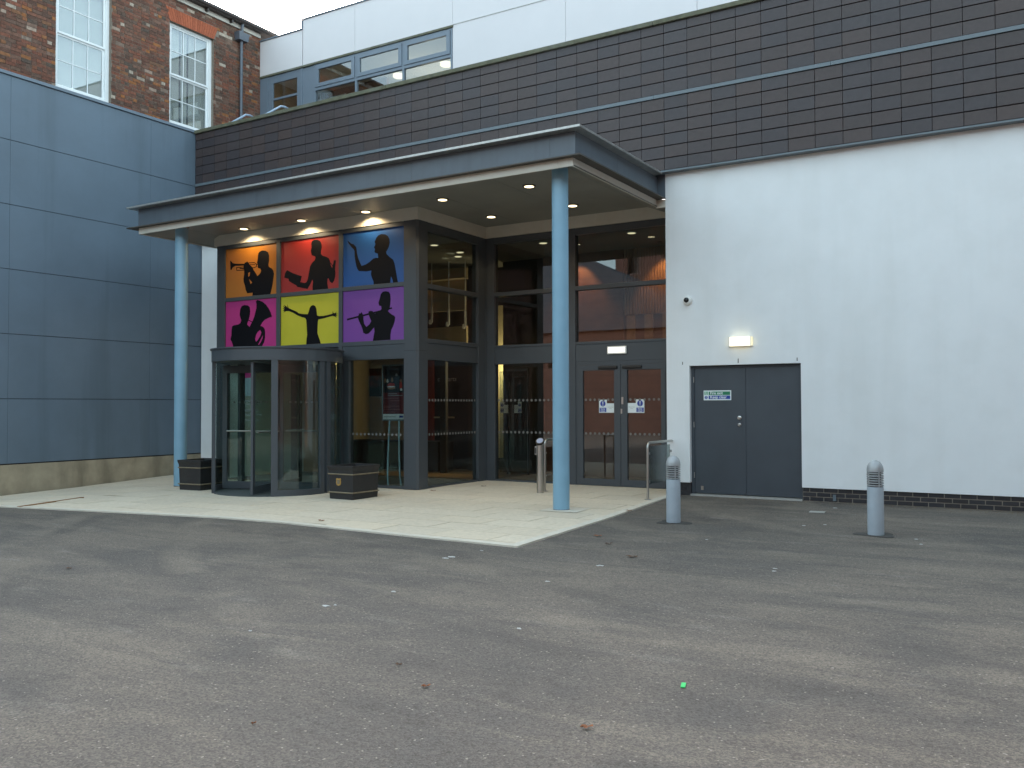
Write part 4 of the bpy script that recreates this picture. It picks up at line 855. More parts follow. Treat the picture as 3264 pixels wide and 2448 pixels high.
def wall_px(q0, q1, yy, nm, mt, dp=.05, par=foy):
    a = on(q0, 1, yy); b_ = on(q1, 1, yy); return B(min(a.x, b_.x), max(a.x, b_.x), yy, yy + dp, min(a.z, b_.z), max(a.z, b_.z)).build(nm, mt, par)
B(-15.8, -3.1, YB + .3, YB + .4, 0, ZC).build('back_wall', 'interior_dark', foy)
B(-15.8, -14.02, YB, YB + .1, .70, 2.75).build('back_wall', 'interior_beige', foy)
B(-15.8, -12.6, YB - .2, YB + .1, 4.80, ZC - .002).build('mezzanine_edge', 'interior_beige', foy)
B(-15.8, -12.75, YB + .05, YB + .12, 4.02, 4.79).build('upper_wall', 'interior_beige', foy)
B(-15.8, -12.75, YB + .12, YB + .2, 2.76, 3.62).build('upper_wall', 'interior_beige', foy)
B(-15.8, -12.9, YB - .9, YB - .25, .006, .72).build('counter', 'interior_dark', foy)
B(-13.98, -13.68, YB - .05, YB + .1, 0, 2.8).build('red_panel', 'red_paint', foy)
cw = B(-13.66, -12.1, YB, YB + .1, 0, 2.8).build('cafe_wall', 'poster_dark', foy)
V = zm(1280, 1080, 3.318)
a = on(V(380, 452), 1, YB); b_ = on(V(625, 452), 1, YB); text('café arts', .165, a.x, a.z + .005, YB - .003, mat('chalk', (.50, .48, .45), .8), foy, sx=1.06)
a = on(V(405, 230), 1, 17.4); b_ = on(V(465, 230), 1, 17.4); B(a.x, b_.x, 17.4, 17.5, 0, 2.76).build('slim_post', 'interior_dark', foy)
wall_px(V(340, 822), V(555, 840), YB - .02, 'shelf', 'interior_beige', .02)
# bright stair wall seen as a narrow slice
B(-12.05, -11.30, YB + .29, YB + .30, .3, 4.1).build('stair_wall', 'interior_cream', foy)
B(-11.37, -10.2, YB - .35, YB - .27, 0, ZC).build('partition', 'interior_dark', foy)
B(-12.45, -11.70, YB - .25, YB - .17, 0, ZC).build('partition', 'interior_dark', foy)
# timber walls by the automatic doors
B(-10.2, -8.17, 18.25, 18.35, 0, ZC).build('timber_wall', 'wood_wall', foy)
B(-8.17, -5.0, 18.30, 18.36, 0, ZC).build('timber_wall', 'wood_wall', foy)
sm = bpy.data.meshes.new('wood_slat'); tmp = MB().box(0, .045, 0, .04, 0, 1.46); sm.from_pydata(tmp.v, [], tmp.f); sm.materials.append(M_['wood_slat'])
for k in range(46): inst(sm, 'wood_slat', Vector((-8.15 + k * .066, 18.259, 3.595)) - foy.location, foy)
for k in range(6): B(-8.1 + k * .42, -7.9 + k * .42, 18.262, 18.299, 2.55, 3.58).build('timber_board', 'wood_slat', foy)
# inner lobby screen with its own stickers
lob = thing('lobby_screen', 'inner glass lobby doors standing behind the dotted screen', 'glazing', (-11, 17.9, 0))
V2 = lambda x, y, yy=17.9: on(V(x, y), 1, yy)
a = V2(1125, 320); b_ = V2(1335, 1370)
MB().box(a.x - .03, a.x + .01, 17.88, 17.92, 0, 2.45).box(b_.x, b_.x + .03, 17.88, 17.92, 0, 2.45).box(a.x + .01, b_.x, 17.88, 17.92, 2.40, 2.45).build('frame', 'frame', lob)
B(a.x + .01, b_.x, 17.895, 17.905, .05, 2.40).build('pane', 'glass', lob)
for (ql, qr, left, lab) in (((1043, 665), (1128, 785), True, 'small keep clear sticker left of the pair deep inside the lobby'), ((1192, 665), (1270, 785), False, 'small keep clear sticker right of the pair deep inside the lobby')):
    a = V2(*ql, 17.87); b_ = V2(*qr, 17.87); keep_clear(a.x, b_.x, b_.z, a.z, 17.87, left, lab)
    if left: B(a.x - .02, b_.x + .06, 17.872, 17.88, .05, 2.40).build('pane', 'glass', lob)
# painting, easel, pendants
YP = YB - .001
Z5 = zm(500, 1050, 2.4578)
a = on(Z5(1595, 310), 1, YP); b_ = on(Z5(1760, 525), 1, YP)
t = thing('painting', 'dark abstract painting with red glow on the beige foyer wall', 'painting', (a.x, YP, b_.z))
B(a.x, b_.x, YP - .03, YP, b_.z, a.z).build('canvas', 'art_red', t)
ye = 14.28
t = thing('poster_easel', 'curved steel poster easel with maroon event poster behind the glass', 'easel', (-11.4, ye, 0))
bl = on((1221, 1338), 1, ye); tl = on((1213, 1166), 1, ye); wE = .66
X0e, Z0e, Z1e = bl.x, bl.z, tl.z + .02
B(X0e - .03, X0e + wE, ye, ye + .03, Z0e - .02, Z1e).build('board_frame', mat('easel_frame', (.20, .26, .27), .5), t, bevel=.004)
B(X0e, X0e + wE - .03, ye - .003, ye - .0003, Z0e + .012, Z0e + .118).build('white_strip', 'paper', t)
B(X0e, X0e + wE - .03, ye - .003, ye - .0003, Z0e + .1185, Z0e + .55).build('maroon_field', 'maroon', t)
B(X0e, X0e + wE - .03, ye - .003, ye - .0003, Z0e + .5505, Z1e - .03).build('photo_field', 'poster_dark', t)
zz0 = Z0e + .55
def blob(u, v, ru, rv_, mt, nm, k): 
    MB().prism([(X0e + u + ru * math.cos(2 * math.pi * i / 14) * (1 + .15 * math.sin(5 * i)), ye - .0035 - .0004 * k, zz0 + v + rv_ * math.sin(2 * math.pi * i / 14) * (1 + .2 * math.cos(3 * i))) for i in range(14)], (0, .0004, 0)).build(nm, mt, t)
blob(.22, .10, .10, .035, 'poster_skin', 'print_shape', 0); blob(.22, .16, .11, .035, 'poster_red', 'print_shape', 1); blob(.21, .12, .11, .012, 'paper', 'print_shape', 2)
blob(.33, .24, .035, .13, mat('poster_blue', (.02, .022, .04), .5), 'print_shape', 3); blob(.35, .36, .03, .03, 'print_grey', 'print_shape', 4); blob(.46, .15, .035, .10, 'poster_red', 'print_shape', 5); blob(.46, .24, .03, .03, 'poster_skin', 'print_shape', 6); blob(.47, .06, .03, .025, 'paper', 'print_shape', 7)
blob(.06, .24, .03, .05, 'poster_skin', 'print_shape', 8); blob(.12, .24, .025, .04, 'paper', 'print_shape', 9); blob(.24, .26, .03, .05, 'poster_skin', 'print_shape', 10)
for (u0, u1, v) in ((.13, .36, .52), (.13, .50, .485), (.02, .40, .43), (.18, .45, .38), (.02, .42, .27), (.02, .20, .24), (.02, .46, .205), (.02, .32, .15)): B(X0e + u0, X0e + u1, ye - .0038, ye - .0031, Z0e + v, Z0e + v + .013).build('text_line', 'print_pink' if v < .47 else 'print_grey', t)
B(X0e + .02, X0e + .34, ye - .0038, ye - .0031, Z0e + .055, Z0e + .068).build('text_line', 'print_grey', t); B(X0e + .42, X0e + .52, ye - .0038, ye - .0031, Z0e + .045, Z0e + .085).build('logo_bar', 'sign_blue', t)
fl = on_g((1238, 1551)); fr = on_g((1279, 1551))
for f_px, top_x in (((1238, 1551), X0e + .16), ((1279, 1551), X0e + .40)):
    f = on(f_px, 2, .01); pts = []
    for i in range(9):
        u = i / 8; pts.append((f.x + (top_x - f.x) * (u ** .75), f.y + (ye + .02 - f.y) * u, .012 + (Z0e - .012) * u))
    MB().tube(pts, .018, 8).build('leg', mat('easel_leg', (.30, .42, .44), .4, metal=.3), t, smooth=True)
T = zm(1300, 700, 4.147)
for i, (xx, y0, y1) in enumerate(((315, 900, 1370), (540, 955, 1400), (757, 1000, 1430))):
    a = on(T(xx, 0), 1, 17.6); z1_ = on(T(xx, y1), 1, 17.6).z
    t = thing('pendant_lamp', 'slim white tubular pendant lamp hanging in the foyer', 'pendant lamp', (a.x, 17.6, ZC), 'pendant lamps in the foyer')
    MB().tube([(a.x, 17.6, ZC), (a.x, 17.6, z1_ + .40)], .012, 8).build('rod', 'white_plastic', t); MB().tube([(a.x, 17.6, z1_ + .40), (a.x, 17.6, z1_ + .015)], .026, 12).build('tube', 'white_plastic', t)
    MB().lathe((a.x - .045, 17.6, z1_ - .02), [(.03, 0), (.04, .02), (.035, .09), (.02, .11)], 14).build('cup', 'white_plastic', t)
for q, lb in (((1384.4, 780.3), 'lone foyer ceiling downlight close behind the narrow glazed return'), ((1466.4, 803.2), 'foyer ceiling downlight of the pair above the pendant lamps'), ((1460.4, 816.7), 'foyer ceiling downlight of the pair above the pendant lamps'), ((1731.3, 773.7), 'foyer ceiling downlight beside the blue column behind the recessed screen'), ((1830.6, 777.8), 'foyer ceiling downlight just behind the mullion beside the blue column'), ((2012.9, 741.6), 'foyer ceiling downlight above the automatic doors')):
    p = on(q, 2, ZC)
    t = thing('ceiling_downlight', lb, 'downlight', (p.x, p.y, ZC), 'downlights in the foyer ceiling')
    MB().lathe((p.x, p.y, ZC - .012), [(.085, .001), (.10, 0), (.10, .0119)], 20).build('rim', 'white_plastic', t, smooth=True); MB().lathe((p.x, p.y, ZC - .015), [(.078, 0), (.080, .004)], 20).build('lens', 'lamp_inside', t)
    L = bpy.data.lights.new('foyer_lamp', 'SPOT'); L.energy = 4; L.color = (1, .72, .38); L.spot_size = R(110); L.spot_blend = .7; L.shadow_soft_size = .06
    lo = bpy.data.objects.new('foyer_lamp', L); sc.collection.objects.link(lo); lo.parent = t; lo.location = (0, 0, -.03)
def wallwash(x, y, z, e, size=60, tgt=(0, .35, -1), col=(1, .50, .18)):
    L = bpy.data.lights.new('wall_washer_lamp', 'SPOT'); L.energy = e; L.color = col; L.spot_size = R(size); L.spot_blend = .5; L.shadow_soft_size = .04
    t = thing('wall_washer', 'small recessed wall washer lamp above the timber wall', 'downlight', (x, y, ZC), 'wall washers above the timber wall')
    MB().lathe((x, y, ZC - .01), [(.05, 0), (.06, .009)], 16).build('rim', 'black_plastic', t)
    lo = bpy.data.objects.new('wall_washer_lamp', L); sc.collection.objects.link(lo); lo.parent = t; lo.location = (0, 0, -.03); lo.rotation_euler = (-Vector(tgt)).to_track_quat('Z', 'Y').to_euler()
wallwash(-9.25, 17.85, ZC, 17, 80); wallwash(-7.15, 17.85, ZC, 17, 80)
L = bpy.data.lights.new('stair_lamp', 'POINT'); L.energy = 16; L.color = (1, .80, .45); L.shadow_soft_size = .08
t = thing('stair_lamp', 'hidden lamp lighting the cream stair wall', 'lamp', (-11.2, YB + .05, 3.4)); MB().lathe((-11.2, YB + .05, 3.42), [(.04, 0), (.05, .06)], 14).build('fitting', 'white_plastic', t)
lo = bpy.data.objects.new('stair_lamp_light', L); sc.collection.objects.link(lo); lo.parent = t; lo.location = (-.12, -.02, -.9)

# ------------------------------------------------------------------ grey panel wing on the left
XW = -18.60; z0p, hp = .42, 1.3512
wing = thing('grey_panel_wing', 'blue grey panel clad wing with stained concrete base', 'building', (XW, 10, 0))
B(XW - .5, XW - .022, 3.4, 15.6, .40, 8.52).build('backing', 'panel_joint', wing)
yj = [3.69, 7.10, 10.51, 13.91, 15.60]
for i in range(6):
    for k in range(4): B(XW - .02, XW, yj[k] + .002, yj[k + 1] - .002, z0p + hp * i + .006, z0p + hp * (i + 1) - .006).build('cladding_panel', 'blue_panel', wing, bevel=.002)
B(XW - .55, XW + .035, 3.69, 15.19, 8.530, 8.60).build('wall_cap', 'frame_light', wing, bevel=.006)
B(XW - .5, XW - .005, 3.69, 15.6, -.6, .40).build('concrete_base', 'concrete', wing, bevel=.004)
B(-19.78, XW - .551, 3.69, 15.64, 8.42, 8.50).build('roof', 'roof_felt', wing)

# ------------------------------------------------------------------ old brick building
XB = -19.80
brk = thing('brick_building', 'old red brick building with white sash windows above the grey wing', 'building', (XB, 13, 0))
WIN = [(8.95, 10.40), (12.22, 13.66), (15.36, 16.80)]; ZW0, ZW1 = 9.05, 11.76
ysb = [3.0]; holes = []
for (a, b_) in WIN: ysb += [a, b_]
ysb += [18.52]
wl = MB().cells(ysb, [7.5, ZW0, ZW1, 12.50], [(1, 1), (3, 1), (5, 1)], XB - .34, XB - .008, swap=True).build('wall', 'mortar', brk)
BH, BL, BHd, MJ = .077, .228, .110, .009
cands = []
def arch_span(y, z):
    for (a, b_) in WIN:
        if ZW1 - .01 < z < ZW1 + .40:
            e = .14 * (z - ZW1) / .36
            if a - e - .01 < y < b_ + e + .01: return True
    return False
row = 0; z = 8.35
while z < 12.34:
    y = 7.2 + (.06 if row % 2 else -.055)
    header_row = row % 4 == 3
    while y < 18.46:
        ln = BHd if header_row or random.random() < .16 else BL
        ya, yb = y, min(y + ln, 18.50)
        segs = [(ya, yb)]
        for (a, b_) in WIN:
            if z + BH > ZW0 and z < ZW1:
                ns = []
                for (s0, s1) in segs:
                    if s1 <= a or s0 >= b_: ns.append((s0, s1))
                    else:
                        if s0 < a - .03: ns.append((s0, a))
                        if s1 > b_ + .03: ns.append((b_, s1))
                segs = ns
        for (s0, s1) in segs:
            if s1 - s0 > .03 and not arch_span((s0 + s1) / 2, z + BH / 2): cands.append((s0, s1, z))
        y += ln + MJ
    z += BH + MJ; row += 1
vis = [c for c in cands if c[0] > 10.6 and c[2] > 8.9]
vis.sort(key=lambda c: XB * XB + c[0] ** 2 + (c[2] - EYE) ** 2); single = set(vis[:300])
def brick_mb(mb, s0, s1, z):
    j = random.uniform(-.004, .005); mb.box(XB - .06, XB + j, s0 + random.uniform(0, .003), s1 - random.uniform(0, .003), z + random.uniform(0, .003), z + BH - random.uniform(0, .003))
BM = {}
rest = MB()
for c in cands:
    s0, s1, z = c
    if c in single:
        ln = round(s1 - s0, 3)
        if ln not in BM:
            tmp = MB().box(-.06, 0, 0, s1 - s0, 0, BH); mm = bpy.data.meshes.new('brick'); mm.from_pydata(tmp.v, [], tmp.f); mm.materials.append(M_['brick']); BM[ln] = mm
        inst(BM[ln], 'brick', Vector((XB + random.uniform(-.004, .005), s0, z)) - brk.location, wl)
    else: brick_mb(rest, s0, s1, z)
rest.build('brickwork', 'brick', wl, kind='stuff')
for (a, b_) in WIN:
    ar = MB(); n = 20
    lint = B(XB - .30, XB - .03, a - .02, b_ + .02, ZW1 + .002, ZW1 + .37).build('lintel', 'mortar', brk)
    for i in range(n):
        def yy(u, v): e = .14 * v; return a - e + (b_ - a + 2 * e) * u
        u0, u1 = i / n + .0016, (i + 1) / n - .0016; h = .355
        q = [(yy(u0, 0), ZW1 + .004), (yy(u1, 0), ZW1 + .004), (yy(u1, 1), ZW1 + h), (yy(u0, 1), ZW1 + h)]
        MB().prism([(XB + .004, p[0], p[1]) for p in q], (-.10, 0, 0)).build('arch_brick', 'arch_brick', lint)
def sash(a, b_, nm=0):
    x = XB - .10
    wdw = MB().cells([a, a + .10, b_ - .10, b_], [ZW0, ZW0 + .09, ZW1 - .06, ZW1], [(1, 1)], x - .10, x, swap=True).build('sash_window', 'sash_white', brk)
    B(x - .02, XB + .04, a - .05, b_ + .05, ZW0 - .07, ZW0 - .001).build('sill', 'sash_white', wdw)
    zm_ = (ZW0 + ZW1) / 2 - .03
    for (z0, z1, dx) in ((ZW0 + .09, zm_ + .02, -.055), (zm_ + .021, ZW1 - .06, -.022)):
        MB().cells([a + .10, a + .145, b_ - .145, b_ - .10], [z0, z0 + .05, z1 - .045, z1], [(1, 1)], x + dx - .035, x + dx, swap=True).build('sash_frame', 'sash_white', wdw)
        gy0, gy1 = a + .145, b_ - .145
        for k in (1, 2): yk = gy0 + (gy1 - gy0) * k / 3; B(x + dx - .03, x + dx - .004, yk - .011, yk + .011, z0 + .05, z1 - .045).build('glazing_bar', 'sash_white', wdw)
        zk = (z0 + z1) / 2
        for k in range(3):
            ya = gy0 + (gy1 - gy0) * k / 3 + .011; yb = gy0 + (gy1 - gy0) * (k + 1) / 3 - .011
            B(x + dx - .03, x + dx - .004, ya, yb, zk - .011, zk + .011).build('glazing_bar', 'sash_white', wdw)
            for (za, zb) in ((z0 + .05, zk - .011), (zk + .011, z1 - .045)): B(x + dx - .020, x + dx - .015, ya, yb, za, zb).build('pane', 'glass_sash', wdw)
    y = a + .06; k = 0
    while y < b_ - .06:
        skip = (nm == 2 and k in (5, 8))
        if not skip:
            w_ = .082; rot = .35
            MB().prism([(XB - .27 - .02, y, ZW0), (XB - .27 + .02, y + w_, ZW0), (XB - .27 + .0225, y + w_, ZW0), (XB - .27 - .0175, y, ZW0)], (0, 0, ZW1 - ZW0)).build('blind_slat', 'blind', wdw)
        y += .084; k += 1
for i, (a, b_) in enumerate(WIN):
    sash(a, b_, i)
B(XB - .8, XB - .345, 3.0, 18.52, 7.5, 12.5).build('inner_wall', 'interior_dark', brk)
B(XB - .005, XB + .05, 3.0, 18.46, 12.36, 12.48).build('eaves_board', 'eave_cream', brk)
B(XB - .005, XB + .20, 3.0, 18.9, 12.482, 12.50).build('soffit_board', 'gutter', brk)
MB().tube([(XB + .20, 3.0, 12.56), (XB + .20, 19.2, 12.56)], .065, 14).build('gutter', 'gutter', brk, smooth=True)
for k in range(7): B(XB + .02, XB + .16, 15.2 + k * .85 - 3, 15.2 + k * .85 - 2.95, 12.40, 12.481).build('eaves_bracket', 'gutter', brk)
MB().add([(XB + .22, 3, 12.56), (XB + .22, 19.2, 12.56), (XB - 5, 19.2, 15.4), (XB - 5, 3, 15.4), (XB + .22, 3, 12.50), (XB + .22, 19.2, 12.50), (XB - 5, 19.2, 12.5), (XB - 5, 3, 12.5)], [(0, 1, 2, 3), (7, 6, 5, 4), (0, 4, 5, 1), (1, 5, 6, 2), (2, 6, 7, 3), (3, 7, 4, 0)]).build('roof', 'slate', brk)
yp = 17.70
dp = MB().tube([(XB + .09, yp, 8.4), (XB + .09, yp, 12.05)], .042, 14).build('downpipe', 'pipe_grey', brk, smooth=True)
MB().add([(XB + .001, yp - .16, 12.0), (XB + .19, yp - .16, 12.0), (XB + .19, yp + .16, 12.0), (XB + .001, yp + .16, 12.0), (XB + .001, yp - .19, 12.22), (XB + .22, yp - .19, 12.22), (XB + .22, yp + .19, 12.22), (XB + .001, yp + .19, 12.22)], [(0, 3, 2, 1), (4, 5, 6, 7), (0, 1, 5, 4), (1, 2, 6, 5), (2, 3, 7, 6), (3, 0, 4, 7)]).build('hopper_head', 'pipe_grey', dp)
MB().tube([(XB + .10, yp, 12.21), (XB + .14, yp, 12.52)], .042, 14).build('swan_neck', 'pipe_grey', dp, smooth=True)
for zz in (9.6, 11.05): MB().lathe((XB + .09, yp, zz), [(.05, 0), (.05, .03)], 14).build('pipe_collar', 'pipe_grey', dp)

# ------------------------------------------------------------------ upper storey
YU = 18.47
up = thing('upper_storey', 'white panelled rooftop storey with ribbon of grey framed windows', 'building', (-14, YU, 8.4))
def upn(x0, x1, z0, z1, nm='cladding_panel'): return B(x0 + .004, x1 - .004, YU, YU + .05, z0 + .003, z1 - .003).build(nm, 'upper_panel', up, bevel=.003)
upn(-19.79, -18.10, 11.22, 12.25); upn(-18.08, -16.155, 11.22, 12.52); upn(-16.155, -12.92, 11.22, 12.52)
xs = [-12.92, -9.7, -6.5, -3.3, -.1, 3.1, 6.3]
for i in range(6): upn(xs[i], xs[i + 1], 11.24, 12.52); upn(xs[i], xs[i + 1], 8.42, 11.225)
B(-12.92, 6.3, YU - .012, YU + .04, 11.2252, 11.2395).build('joint_trim', 'lip', up)
B(-12.92, 6.3, YU + .06, YU + .3, 8.4, 12.5).build('core_wall', 'roof_felt', up); B(-19.79, -12.925, YU + .06, YU + .3, 11.25, 12.2).build('core_wall', 'roof_felt', up)
B(-19.79, -18.10, YU - .03, YU + .34, 12.255, 12.29).build('roof_edge', 'frame_light', up); B(-18.099, 6.3, YU - .03, YU + .34, 12.525, 12.56).build('roof_edge', 'frame_light', up)
B(-18.12, -18.085, YU - .03, YU + .34, 12.25, 12.524).build('roof_edge', 'frame_light', up)
# head flashing
B(-19.78, -12.90, YU - .03, YU + .05, 11.165, 11.219).build('head_flashing', 'coping', up)
# windows
def uframe(x0, x1, z0, z1, e=0., nm='frame', mt='frame_light'): return B(x0, x1, YU + .0 - e, YU + .09, z0, z1).build(nm, mt, up, bevel=.003)
uframe(-19.78, -19.46, 8.42, 11.16); uframe(-18.19, -18.10, 8.42, 11.16); B(-18.10, -17.65, YU + .02, YU + .09, 8.42, 11.16).build('infill_panel', 'frame_light', up); uframe(-17.65, -17.60, 8.42, 11.16)
drr = MB().cells([-19.455, -19.27, -18.31, -18.195], [8.42, 8.6, 10.44, 10.50, 10.94, 11.10], [(1, 1), (1, 3)], YU + .012, YU + .07).build('terrace_door', 'frame_light', up, bevel=.002)
for a, b_ in ((8.6, 10.44), (10.50, 10.94)): B(-19.27, -18.31, YU + .04, YU + .05, a, b_).build('pane', 'glass_upper', drr)
B(-19.46, -18.19, YU + .01, YU + .09, 11.101, 11.16).build('frame', 'frame_light', up)
wx = [-17.60, -16.09, -14.47, -12.925]
for i in range(3):
    a, b_ = wx[i], wx[i + 1] - .06
    uframe(b_, b_ + .06, 8.42, 11.16, .002, 'mullion')
    uframe(a, b_, 10.42, 10.50, 0, 'transom'); uframe(a, b_, 11.11, 11.16, 0, 'transom')
    cs = MB().cells([a + .01, a + .12, b_ - .12, b_ - .01], [10.505, 10.61, 11.00, 11.105], [(1, 1)], YU - .02, YU + .05).build('casement', 'frame_light', up, bevel=.003)
    B(a + .12, b_ - .12, YU + .01, YU + .02, 10.61, 11.00).build('pane', 'glass_upper', cs); B(a, b_, YU + .04, YU + .05, 8.5, 10.42).build('pane', 'glass_upper', up)
# rooms behind
B(-19.7, -12.9, YU + .35, YU + 3.6, 11.22, 11.3).build('room_ceiling', mat('room_ceiling', (.72, .70, .62), .9, var=.02), up)
B(-19.7, -12.9, YU + 3.6, YU + 3.7, 8.4, 11.22).build('room_wall', 'interior_beige', up); B(-19.75, -19.7, YU + .35, YU + 3.6, 8.4, 11.22).build('room_wall', 'interior_beige', up); B(-12.9, -12.85, YU + .35, YU + 3.6, 8.4, 11.22).build('room_wall', 'interior_beige', up)
B(-19.7, -12.9, YU + .1, YU + 3.6, 8.36, 8.415).build('room_floor', 'interior_dark', up)
B(-19.7, -16.6, YU + 1.9, YU + 2.0, 8.42, 11.2).build('room_wall', 'wood_slat', up)
B(-17.45, -16.9, YU + .45, YU + .5, 8.42, 10.35).build('notice_board', mat('board_grey', (.42, .45, .42), .8), up)
for q in ((1270.2, 247.7), (1421.6, 210.7)):
    p = on(q, 2, 11.13)
    t = thing('ceiling_lamp', 'round glowing ceiling lamp inside the rooftop window', 'ceiling lamp', (p.x, p.y, 11.22), 'ceiling lamps in the rooftop room')
    MB().lathe((p.x, p.y, 11.13), [(.13, 0), (.16, .02), (.16, .0895)], 24).build('drum', 'lamp_ceiling', t, smooth=True)
L = bpy.data.lights.new('room_lamp', 'POINT'); L.energy = 9; L.color = (1, .86, .62); L.shadow_soft_size = .2; lo = bpy.data.objects.new('room_lamp', L); sc.collection.objects.link(lo); lo.parent = t; lo.location = (-.6, .2, -1.3)
# terrace rails
Wz = zm(700, 60, 4.6095)
for pts_, lab in ((((185, 1520), (385, 1410), (500, 1447)), 'pale blue bent tube rail on the roof edge below the downpipe'), (((680, 1404), (900, 1285), (1020, 1328)), 'pale blue bent tube rail on the roof edge below the terrace door')):
    q = [on(Wz(*pts_[0]), 1, 15.75), on(Wz(*pts_[1]), 1, 16.0), on(Wz(*pts_[2]), 1, 16.6)]
    t = thing('roof_rail', lab, 'rail', (q[0].x, 15.75, 8.4), 'bent rails on the roof edge')
    MB().tube([(q[0].x - .25, 15.70, 8.41), (q[0].x, 15.75, q[0].z), q[1], (q[1] + q[2]) / 2 + Vector((.01, 0, .015)), q[2], (q[2].x + .2, 16.7, 8.41)], .026, 10).build('tube', mat('rail_blue', (.36, .46, .58), .4), t, smooth=True)

# ------------------------------------------------------------------ small things on the ground
def leaf(q, s, rot, mt, lab):
    s *= .75; p = on_g(q); zz = p.z + (.012 if p.y > 9.3 and p.x < -5.6 else -.004)
    t = MB(); n = 11; out = []
    for i in range(n):
        a = 2 * math.pi * i / n; r = s * (1 + .35 * math.sin(3 * a + rot) + .15 * math.sin(5 * a)); x, y = r * math.cos(a) * 1.3, r * math.sin(a) * .75
        out.append((p.x + x * math.cos(rot) - y * math.sin(rot), p.y + x * math.sin(rot) + y * math.cos(rot), zz + .002 + .010 * abs(math.sin(2 * a + rot))))
    top = [(p.x, p.y, zz + .004)]
    mb = MB().add(top + out + [(v[0], v[1], v[2] - .0015) for v in out] + [(p.x, p.y, zz + .0025)], [(0, 1 + i, 1 + (i + 1) % n) for i in range(n)] + [(1 + 2 * n, 1 + n + (i + 1) % n, 1 + n + i) for i in range(n)] + [(1 + i, 1 + n + i, 1 + n + (i + 1) % n, 1 + (i + 1) % n) for i in range(n)])
    tag(mb.build('fallen_leaf', mt), lab, 'leaf', 'fallen leaves on the ground')
leaf((1905, 1707), .045, .3, 'leaf', 'orange brown fallen leaf on the asphalt near the pavement corner')
leaf((1940, 1732), .045, .9, 'leaf_brown', 'dark curled fallen leaf on the asphalt just behind the orange leaf')
leaf((2014, 1773), .055, .1, 'leaf_brown', 'large brown fallen leaf with dark stalk on the asphalt')
leaf((1870, 2316), .030, .6, 'leaf', 'small orange fallen leaf below the green card')
leaf((1357, 2186), .026, 1.0, 'leaf', 'small orange fallen leaf alone on the open asphalt')
leaf((808, 2305), .014, 1.4, 'leaf', 'tiny yellow brown leaf scrap on the open asphalt')
leaf((1023, 1662), .05, 0, 'leaf', 'fallen leaf on the pavement edging')
leaf((1380, 1566), .05, .4, 'leaf', 'fallen leaf on the pavement by the corner pier')
leaf((1541, 1552), .05, .4, 'leaf_brown', 'fallen leaf on the pavement by the inner glazing corner')
leaf((2005, 1630), .045, .2, 'leaf', 'fallen leaf on the pavement kerb by the bollard')
leaf((1270, 2117), .02, .2, 'leaf_brown', 'dark leaf scrap on the open asphalt')
leaf((219, 1811), .03, .2, 'leaf_brown', 'dark leaf scrap on the pale dusty asphalt')
p = on_g((2178, 2179)); tag(MB().rbox((p.x, p.y), .026, .085, p.z - .0115, p.z - .006, .28).build('green_card', 'green_card'), 'small bright green card lying on the asphalt', 'card')
def splotch(q, s, k=1.):
    p = on_g(q); zz = p.z - .0068; n = 13
    MB().prism([(p.x + s * 1.5 * (1 + .5 * random.uniform(-1, 1)) * math.cos(2 * math.pi * i / n), p.y + s * (1 + .5 * random.uniform(-1, 1)) * math.sin(2 * math.pi * i / n), zz) for i in range(n)], (0, 0, -.006)).build('white_splotch', 'splotch', yard)
for q, s in (((1040, 1928), .022), (((1068, 1925)), .010), ((1255, 1882), .014), ((1654, 1999), .013), ((1440, 1772), .03), ((1420, 1776), .02), ((1535, 1752), .012), ((1745, 1850), .016), ((1918, 1800), .02), ((1905, 1800), .012), ((2470, 1809), .012), ((2467, 1817), .012), ((2562, 1673), .014), ((2252, 1717), .01), ((2937, 1732), .012), ((2920, 1716), .012), ((2662, 1617), .018), ((2630, 1670), .012), ((798, 2006), .008)): splotch(q, s)
rg = random.Random(3)
grit = MB()
for k in range(260):
    x = rg.uniform(-5.9, 1.5); y = 15.36 - abs(rg.gauss(0, .22)); r = rg.uniform(.004, .013); z = g(x, y) - .011
    grit.add([(x - r, y - r * .8, z), (x + r, y - r * .6, z), (x + r * .7, y + r, z), (x - r * .6, y + r * .9, z), (x, y, z + r * .9)], [(0, 1, 4), (1, 2, 4), (2, 3, 4), (3, 0, 4), (3, 2, 1, 0)])
grit.build('grit', mat('grit', (.20, .16, .11), .95, var=.5, scale=30), yard, kind='stuff')
p = on_g((2605, 1630)); MB().rbox((p.x, p.y), .22, .16, p.z - .02, p.z - .004, .1).build('drain_cover', 'slab_light', yard)

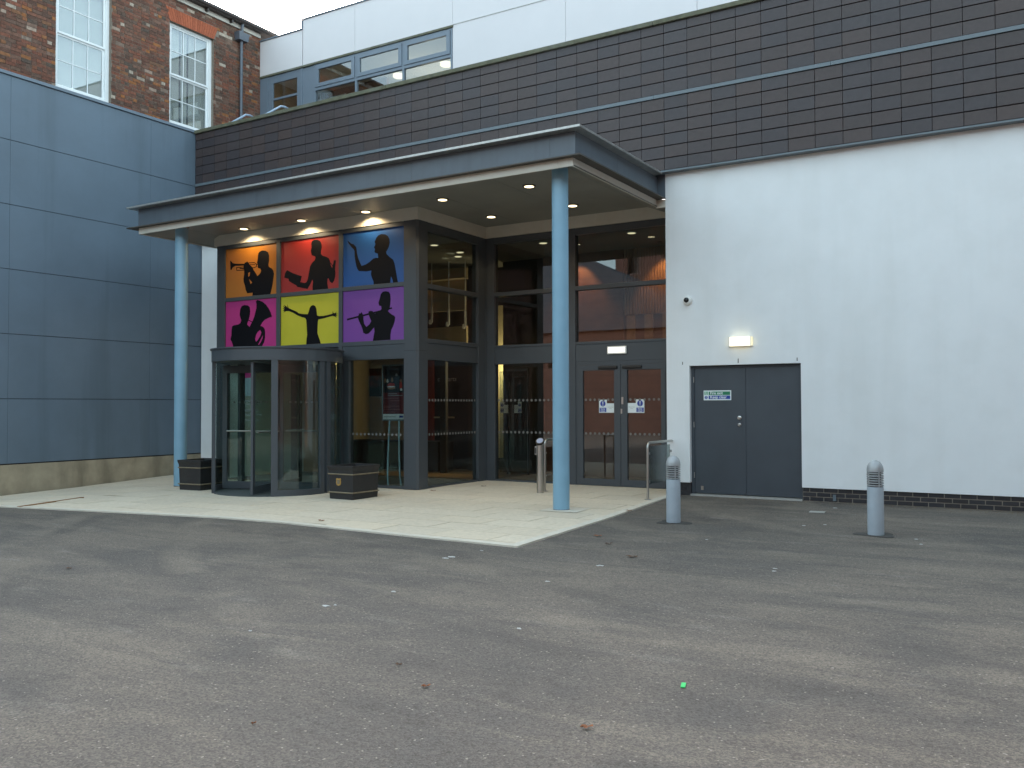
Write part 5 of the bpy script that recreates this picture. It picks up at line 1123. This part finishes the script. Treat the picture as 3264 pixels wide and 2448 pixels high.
# ------------------------------------------------------------------ buildings across the yard, seen mirrored in the glass
def far_block(nm, lab, x0, x1, y0, y1, h, ridge, hip):
    t = thing(nm, lab, 'building', ((x0 + x1) / 2, y1, 0), 'brick buildings across the yard')
    n = int((x1 - x0) / 3.2); xs = [x0]; hol = []
    for k in range(n): c = x0 + (x1 - x0) * (k + .5) / n; xs += [c - .55, c + .55]
    xs += [x1]; hol = [(2 * k + 1, r) for k in range(n) for r in (3,)]
    wl_ = MB().cells(xs, [-.3, .9, 2.7, h - 3.1 if h > 7 else 4.0, h - 1.3, h], hol, y1 - .4, y1).build('wall', 'brick_far', t)
    B(x0, x1, y0, y1 - .6, -.3, h).build('core', 'interior_dark', t)
    for k in range(n):
        for r in (1,):
            z0, z1 = ((.9, 2.7), (h - 3.1 if h > 7 else 4.0, h - 1.3))[r]; i = 2 * k + 1
            MB().cells([xs[i], xs[i] + .08, xs[i + 1] - .08, xs[i + 1]], [z0, z0 + .08, z1 - .08, z1], [(1, 1)], y1 - .22, y1 - .14).build('window', 'gutter', t)
    m_ = (y0 + y1) / 2
    MB().add([(x0, y0, h), (x1, y0, h), (x1, y1 + .3, h), (x0, y1 + .3, h), (x0 + hip[0], m_, ridge), (x1 - hip[1], m_, ridge)], [(0, 1, 5, 4), (1, 2, 5), (2, 3, 4, 5), (3, 0, 4), (3, 2, 1, 0)]).build('roof', 'slate', t)
far_block('brick_terrace', 'brick terrace with hipped slate roof mirrored in the entrance glass', -60, -16.7, -33.3, -20, 6.4, 12.9, (0.1, 13.7))
B(-30.6, -29.14, -27.2, -26, 11.0, 14.6).build('chimney', 'brick_far', [o for o in bpy.data.objects if o.name.startswith('brick_terrace')][0])
far_block('brick_warehouse', 'tall brick warehouse mirrored in the entrance glass', -31.3, 34, -48, -36, 15.5, 17.5, (1.5, 3))

# unseen brick block, added to keep low sky light off the left wall
t = thing('added_shade_wing', 'long brick block added out of view to shade the lower left wall', 'building', (8.5, 0, 0), 'brick buildings across the yard')
ys = [-20.]
for k in range(9): ys += [-18 + 3.6 * k, -16.8 + 3.6 * k]
ys += [15.3]
MB().cells(ys, [-.3, 1.0, 2.9, 5.0, 6.9, 10.5], [(2 * k + 1, r) for k in range(9) for r in (1, 3)], 8.5, 8.9, swap=True).build('wall', 'brick_far', t)
B(9.2, 18, -20, 15.3, -.3, 10.5).build('core', 'interior_dark', t)
for k in range(9):
    for z0, z1 in ((1.0, 2.9), (5.0, 6.9)):
        a, b_ = ys[2 * k + 1], ys[2 * k + 2]; MB().cells([a, a + .08, b_ - .08, b_], [z0, z0 + .08, z1 - .08, z1], [(1, 1)], 8.66, 8.74, swap=True).build('window', 'gutter', t)
MB().add([(8.2, -20, 10.5), (18, -20, 10.5), (18, 15.3, 10.5), (8.2, 15.3, 10.5), (13, -18, 13.5), (13, 13, 13.5)], [(0, 1, 4), (1, 2, 5, 4), (2, 3, 5), (3, 0, 4, 5), (3, 2, 1, 0)]).build('roof', 'slate', t)
